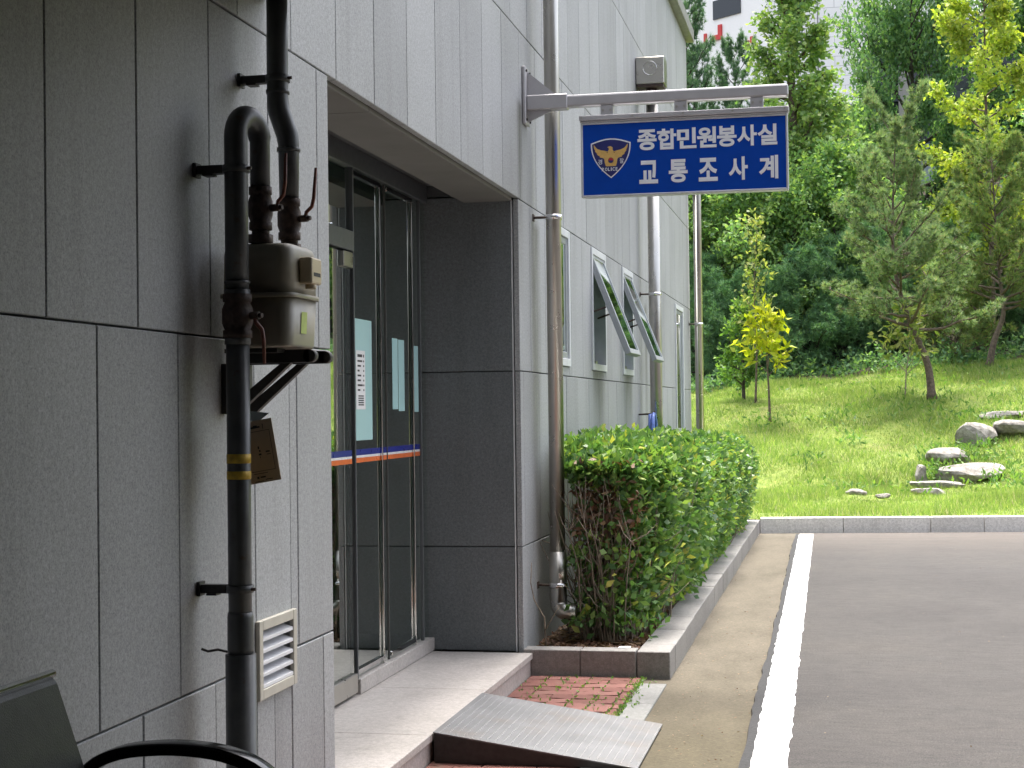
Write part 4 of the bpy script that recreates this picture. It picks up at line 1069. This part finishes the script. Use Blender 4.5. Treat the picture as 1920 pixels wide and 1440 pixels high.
# undergrowth along the foot of the wood
n = 9000
ux = rng.uniform(-4, 11, n); uy = 33.6 + rng.exponential(1.0, n) + .4 * np.sin(ux * 1.3)
uz = terr(ux, uy) + np.abs(rng.normal(0, .22, n)) * (0.5 + .5 * np.sin(ux * 2.2 + uy) ** 2)
stuff(tag(link('undergrowth', quads_mesh('undergrowth', leaves(np.stack([ux, uy, uz], 1), .12, .06, up=.3), 'leaf_broad')), 'dark leafy undergrowth along the foot of the wood', 'undergrowth'))

# grass
def blades(n, x0, x1, y0, y1, h, w, mat):
    x = rng.uniform(x0, x1, n); y = rng.uniform(y0, y1, n)
    k = y > np.maximum(kerb_y(x) + .13, 19.3); x, y = x[k], y[k]
    k = (np.sin(x * 2.1 + 1.3 * np.sin(y * 1.1)) * np.sin(y * 1.9 + x) + rng.normal(0, .8, len(x))) > -1.15; x, y = x[k], y[k]
    n = len(x); c = np.stack([x, y, terr(x, y) - .015], 1)
    hh = h * rng.uniform(.5, 1.4, n) * (1 + .45 * np.sin(x * 1.7 + .8) * np.sin(y * 1.2)) * np.where(y < 21.2, 1.0, 1.15)
    d = unit(np.stack([rng.normal(0, .42, n), rng.normal(0, .42, n), np.ones(n)], 1)); s = unit(np.cross(d, rng.normal(size=(n, 3)))) * w
    return np.stack([c - s * .5, c + s * .5, c + d * hh[:, None]], 1)
G = np.concatenate([blades(230000, -2.5, 7.5, 19.5, 33.8, .085, .013, None), blades(50000, 7.5, 16, 19.5, 34, .09, .02, None), blades(9000, -12, -2.5, 19.5, 34, .10, .03, None)])
stuff(tag(link('grass', quads_mesh('grass', G, 'grass_blade', 3)), 'bright green grass covering the lawn and mound', 'grass'))
# taller weeds standing out of the lawn
wx = []; 
for cx, cy, nn, sp, hh in ((3.15, 25.35, 150, .12, .28), (4.0, 26.4, 160, .2, .3), (4.3, 25.4, 120, .25, .25), (3.5, 26.45, 260, .3, .14), (2.0, 27.2, 60, .12, .2), (1.3, 26.2, 60, .15, .2), (3.3, 29.2, 260, .7, .18), (4.4, 24.5, 160, .4, .2), (2.4, 24.2, 120, .5, .16), (.6, 28.7, 80, .3, .18), (1.7, 28.6, 90, .3, .18), (4.2, 28.3, 150, .5, .2), (4.6, 32.4, 250, 1.0, .2), (2.2, 32.9, 250, 1.4, .2)):
    x = rng.normal(cx, sp, nn); y = rng.normal(cy, sp, nn); wx.append(np.stack([x, y, terr(x, y) + rng.uniform(0, hh, nn)], 1))
stuff(tag(link('lawn_weeds', quads_mesh('lawn_weeds', leaves(np.concatenate(wx), .11, .035, up=.8), 'leaf_small')), 'tufts of taller weeds standing out of the grass mound', 'weeds'))

# ---------------------------------------------------------------- stones of the step path
def rock(name, x, y, sx, sy, sz, seed, label, sink=.35, rot=0.0):
    rg = np.random.default_rng(seed); bm = bmesh.new(); bmesh.ops.create_icosphere(bm, subdivisions=3, radius=1.0)
    w = [(rg.normal(size=3) * 2.2, rg.uniform(0, 6), rg.uniform(.03, .09)) for _ in range(9)]
    cuts = [(unit(rg.normal(size=3)), rg.uniform(.62, .85)) for _ in range(9)]
    for v in bm.verts:
        p = np.array(v.co); p = np.sign(p) * np.abs(p) ** .55
        for nv, dd in cuts:
            q = p @ nv
            if q > dd: p = p - nv * (q - dd) * .9
        for f, ph, a in w: p = p * (1 + a * .45 * math.sin(p @ f + ph))
        v.co = (p[0] * sx, p[1] * sy, p[2] * sz)
    me = bpy.data.meshes.new(name); bm.to_mesh(me); bm.free(); me.materials.append(M['rock'])
    o = bpy.data.objects.new(name, me); col.objects.link(o); o.location = (x, y, tz(x, y) + sz * (.75 - sink)); o.rotation_euler = (0, 0, rot)
    return tag(o, label, 'stone', 'stones of the step path')
rock('stone', 3.95, 27.3, .36, .3, .21, 1, 'rounded brown grey boulder at the left end of the upper stone row', .3)
rock('stone', 4.72, 27.5, .50, .3, .15, 2, 'pale boulder right of the rounded brown one at the right edge', .15, .2)
rock('stone', 3.70, 25.5, .54, .35, .17, 3, 'broad pale slab-like stone with layered cracks low on the mound', .3, .1)
rock('stone', 3.50, 26.4, .42, .25, .16, 4, 'weed covered stone ledge above the broad pale slab stone', .3)
rock('stone', 2.97, 25.2, .10, .10, .17, 5, 'small upright stone left of the broad slab stone', -.05)
rock('stone', 4.50, 28.6, .42, .2, .07, 6, 'thin flat stone edge above the boulders', -.2)
rock('stone', 3.20, 24.85, .40, .16, .06, 7, 'flat pale stone edge below the small upright stone', -.3)
rock('stone', 3.03, 24.0, .28, .14, .06, 8, 'half buried flat stone in the grass nearest below the stone steps', -.5)
rock('stone', 1.98, 23.0, .15, .1, .045, 9, 'left of two small flat stones lying in the lawn', -.2)
rock('stone', 2.33, 22.9, .12, .09, .04, 10, 'right of two small flat stones lying in the lawn', -.2)

# ---------------------------------------------------------------- hedge
hd = thing('hedge', (.42, 14, .1), 'clipped green hedge in the planter, bare and brown at its near end', 'hedge')
n = 52000
hy_ = 9.44 + 9.85 * rng.random(n) ** 1.25; top = 1.305 - .020 * (hy_ - 9.5) + .035 * np.sin(hy_ * 3.1) + .03 * np.sin(hy_ * 7.7 + 1)
xr = .77 + .03 * np.sin(hy_ * 2.3) + .025 * np.sin(hy_ * 9) + rng.normal(0, .02, n) - .22 * np.clip((10.05 - hy_) / .65, 0, 1) ** 2
top = top + rng.normal(0, .018, n) - .09 * np.clip((10.0 - hy_) / .6, 0, 1) ** 2
sel = rng.random(n)
hxx = np.where(sel < .42, (.10 + .12 * (hy_ < 9.75) + rng.uniform(0, 1, n) * (.90 - .12 * (hy_ < 9.75))) * xr, xr - np.abs(rng.normal(0, .07, n)))
hz_ = np.where(sel < .42, top - np.abs(rng.normal(0, .06, n)), .16 + (top - .18) * rng.random(n) ** .75)
e = sel > .80; ne = e.sum()                                          # near end face
hy_[e] = 9.40 + np.abs(rng.normal(0, .09, ne)); hxx[e] = rng.uniform(.20, .72, ne); hy_[e] += .55 * np.clip((hxx[e] - .45) / .3, 0, 1) ** 2; hz_[e] = .2 + .98 * rng.random(ne)
hz_ = hz_ - np.where(sel < .80, .20 * np.clip((hxx - .50) / .3, 0, 1.1) ** 2 * np.clip((hz_ - .3) / .7, 0, 1), 0)
hxx = hxx - .10 * np.clip((.75 - hz_) / .6, 0, 1) ** 2 * (hxx > .5)
keep = .20 + .9 * np.clip((hz_ - .98) / .2, 0, 1) + .9 * np.clip((hxx - .48) / .25, 0, 1) * np.clip((hy_ - 9.5) / .9 + (hz_ - .7) * 1.2, .5, 1) + .8 * np.clip((hy_ - 10.9) / 2, 0, 1)
keep *= np.where((hy_ < 9.85) & (hz_ < 1.05) & (hz_ > .55), np.where(hxx > .45, .75, .20), np.where((hy_ < 9.85) & (hz_ < .55), .65, 1.0))
clump = np.sin(hxx * 23 + hy_ * 9) * np.sin(hz_ * 17 + hy_ * 13) * .35 + .85
k = rng.random(n) < keep * clump
HC = np.stack([hxx, hy_, hz_], 1)[k]
sp = []
for cx, cy, cz, r in ((.16, 9.18, .62, .06), (.25, 9.15, .60, .05), (.30, 9.2, .30, .07), (.22, 9.12, .26, .06), (.42, 9.15, .45, .08), (.50, 9.14, .30, .08), (.60, 9.18, .40, .08), (.66, 9.25, .55, .07), (.62, 9.2, .22, .06), (.36, 9.15, .72, .07), (.48, 9.13, .62, .05), (.13, 9.25, .80, .05)):
    sp.append(np.array([max(cx, .24), cy + .25, cz]) + rng.normal(0, 1, (26, 3)) * np.array([r, r * .7, r * .7]))
HC = np.concatenate([HC] + sp)
link('foliage', quads_mesh('hedge_foliage', leaves(HC, .062, .038, up=.15, fwd=np.tile([.5, -.35, .5], (len(HC), 1)), fw=.7), 'leaf_hedge'), hd)
mb = MB()
for i in range(290):
    y = 9.42 + 9.7 * rng.random() ** 2.0; x = rng.uniform(.12 if y > 9.7 else .22, .70 if y > 10.2 else .52 + .2 * (y - 9.4)); hh = rng.uniform(.65, 1.0)
    p = [(x, y, .10)]; q = np.array([x, y, .1])
    for j in range(4):
        q = q + np.array([rng.normal(0, .035) + .02 * (x - .4), rng.normal(-.012, .035), hh / 4]); p.append(tuple(q))
    mb.tube(p, [.0055, .005, .004, .003, .002], 4, False)
    for j in range(4 if y < 10.9 else 1):
        b = p[rng.integers(1, 4)]; d = rng.normal(0, .10, 3); d[2] = abs(d[2]) + .10
        mb.tube([b, (b[0] + d[0] * .6, b[1] + d[1] * .6, b[2] + d[2] * .4), (b[0] + d[0], b[1] + d[1], min(b[2] + d[2], 1.12))], [.0035, .003, .0018], 3, False)
mb.build('stems', 'twig', hd)
DC = np.stack([rng.uniform(.22, .60, 1500), 9.38 + np.abs(rng.normal(0, .40, 1500)), np.clip(rng.normal(.88, .18, 1500), .3, 1.2)], 1)
link('dead_leaves', quads_mesh('dead_leaves', leaves(DC, .055, .026, up=-.6), 'leaf_dead'), hd)
LC = np.stack([rng.uniform(.02, .66, 1500), 9.04 + rng.exponential(.8, 1500), np.abs(rng.normal(0, .012, 1500)) + .112], 1)
LC = LC[LC[:, 1] < 19]; lv = leaves(LC, .07, .03, up=0); lv[:, :, 2] = .112 + (lv[:, :, 2] - .112) * .35; lv[:, :, 2] = np.maximum(lv[:, :, 2], .107)
stuff(tag(link('leaf_litter', quads_mesh('leaf_litter', lv, 'leaf_dead')), 'brown dead leaves lying on the planter soil under the hedge', 'leaf litter'))
tw = thing('bare_twig', (.05, 9.12, .12), 'thin bare twig standing against the wall at the foot of the downpipe', 'twig')
mb = MB(); mb.tube([(.09, 9.14, .105), (.085, 9.13, .30), (.03, 9.11, .40), (.012, 9.10, .50), (.018, 9.10, .62)], [.006, .005, .004, .003, .002], 5); mb.tube([(.085, 9.13, .22), (.15, 9.13, .33), (.17, 9.12, .36)], [.004, .003, .002], 4); mb.build('stem', 'twig', tw)
sc_ = MB(); sc_.add([(.53, 8.985, .153), (.60, 8.99, .153), (.60, 9.03, .158), (.535, 9.03, .156)], [(0, 1, 2, 3)]); sc_.add([(.53, 8.985, .1515), (.60, 8.99, .1515), (.60, 9.03, .1565), (.535, 9.03, .1545)], [(3, 2, 1, 0)])
tag(sc_.build('paper_scrap', 'paper'), 'small white scrap lying on the front edge of the planter', 'litter')
# crumbs and leaf bits on the gutter and road
cc = np.stack([np.concatenate([rng.uniform(.86, 1.33, 260), rng.uniform(1.6, 7, 120)]), np.concatenate([5.8 + rng.exponential(2.2, 260), rng.uniform(6, 18, 120)]), np.concatenate([np.full(260, .002), np.full(120, .0165)])], 1)
cl = leaves(cc, .018, .010); cl[:, :, 2] = cc[:, None, 2] + np.abs(cl[:, :, 2] - cc[:, None, 2]) * .3
stuff(tag(link('debris', quads_mesh('debris', cl, 'leaf_dead')), 'tiny leaf crumbs scattered on the gutter and road', 'debris'))
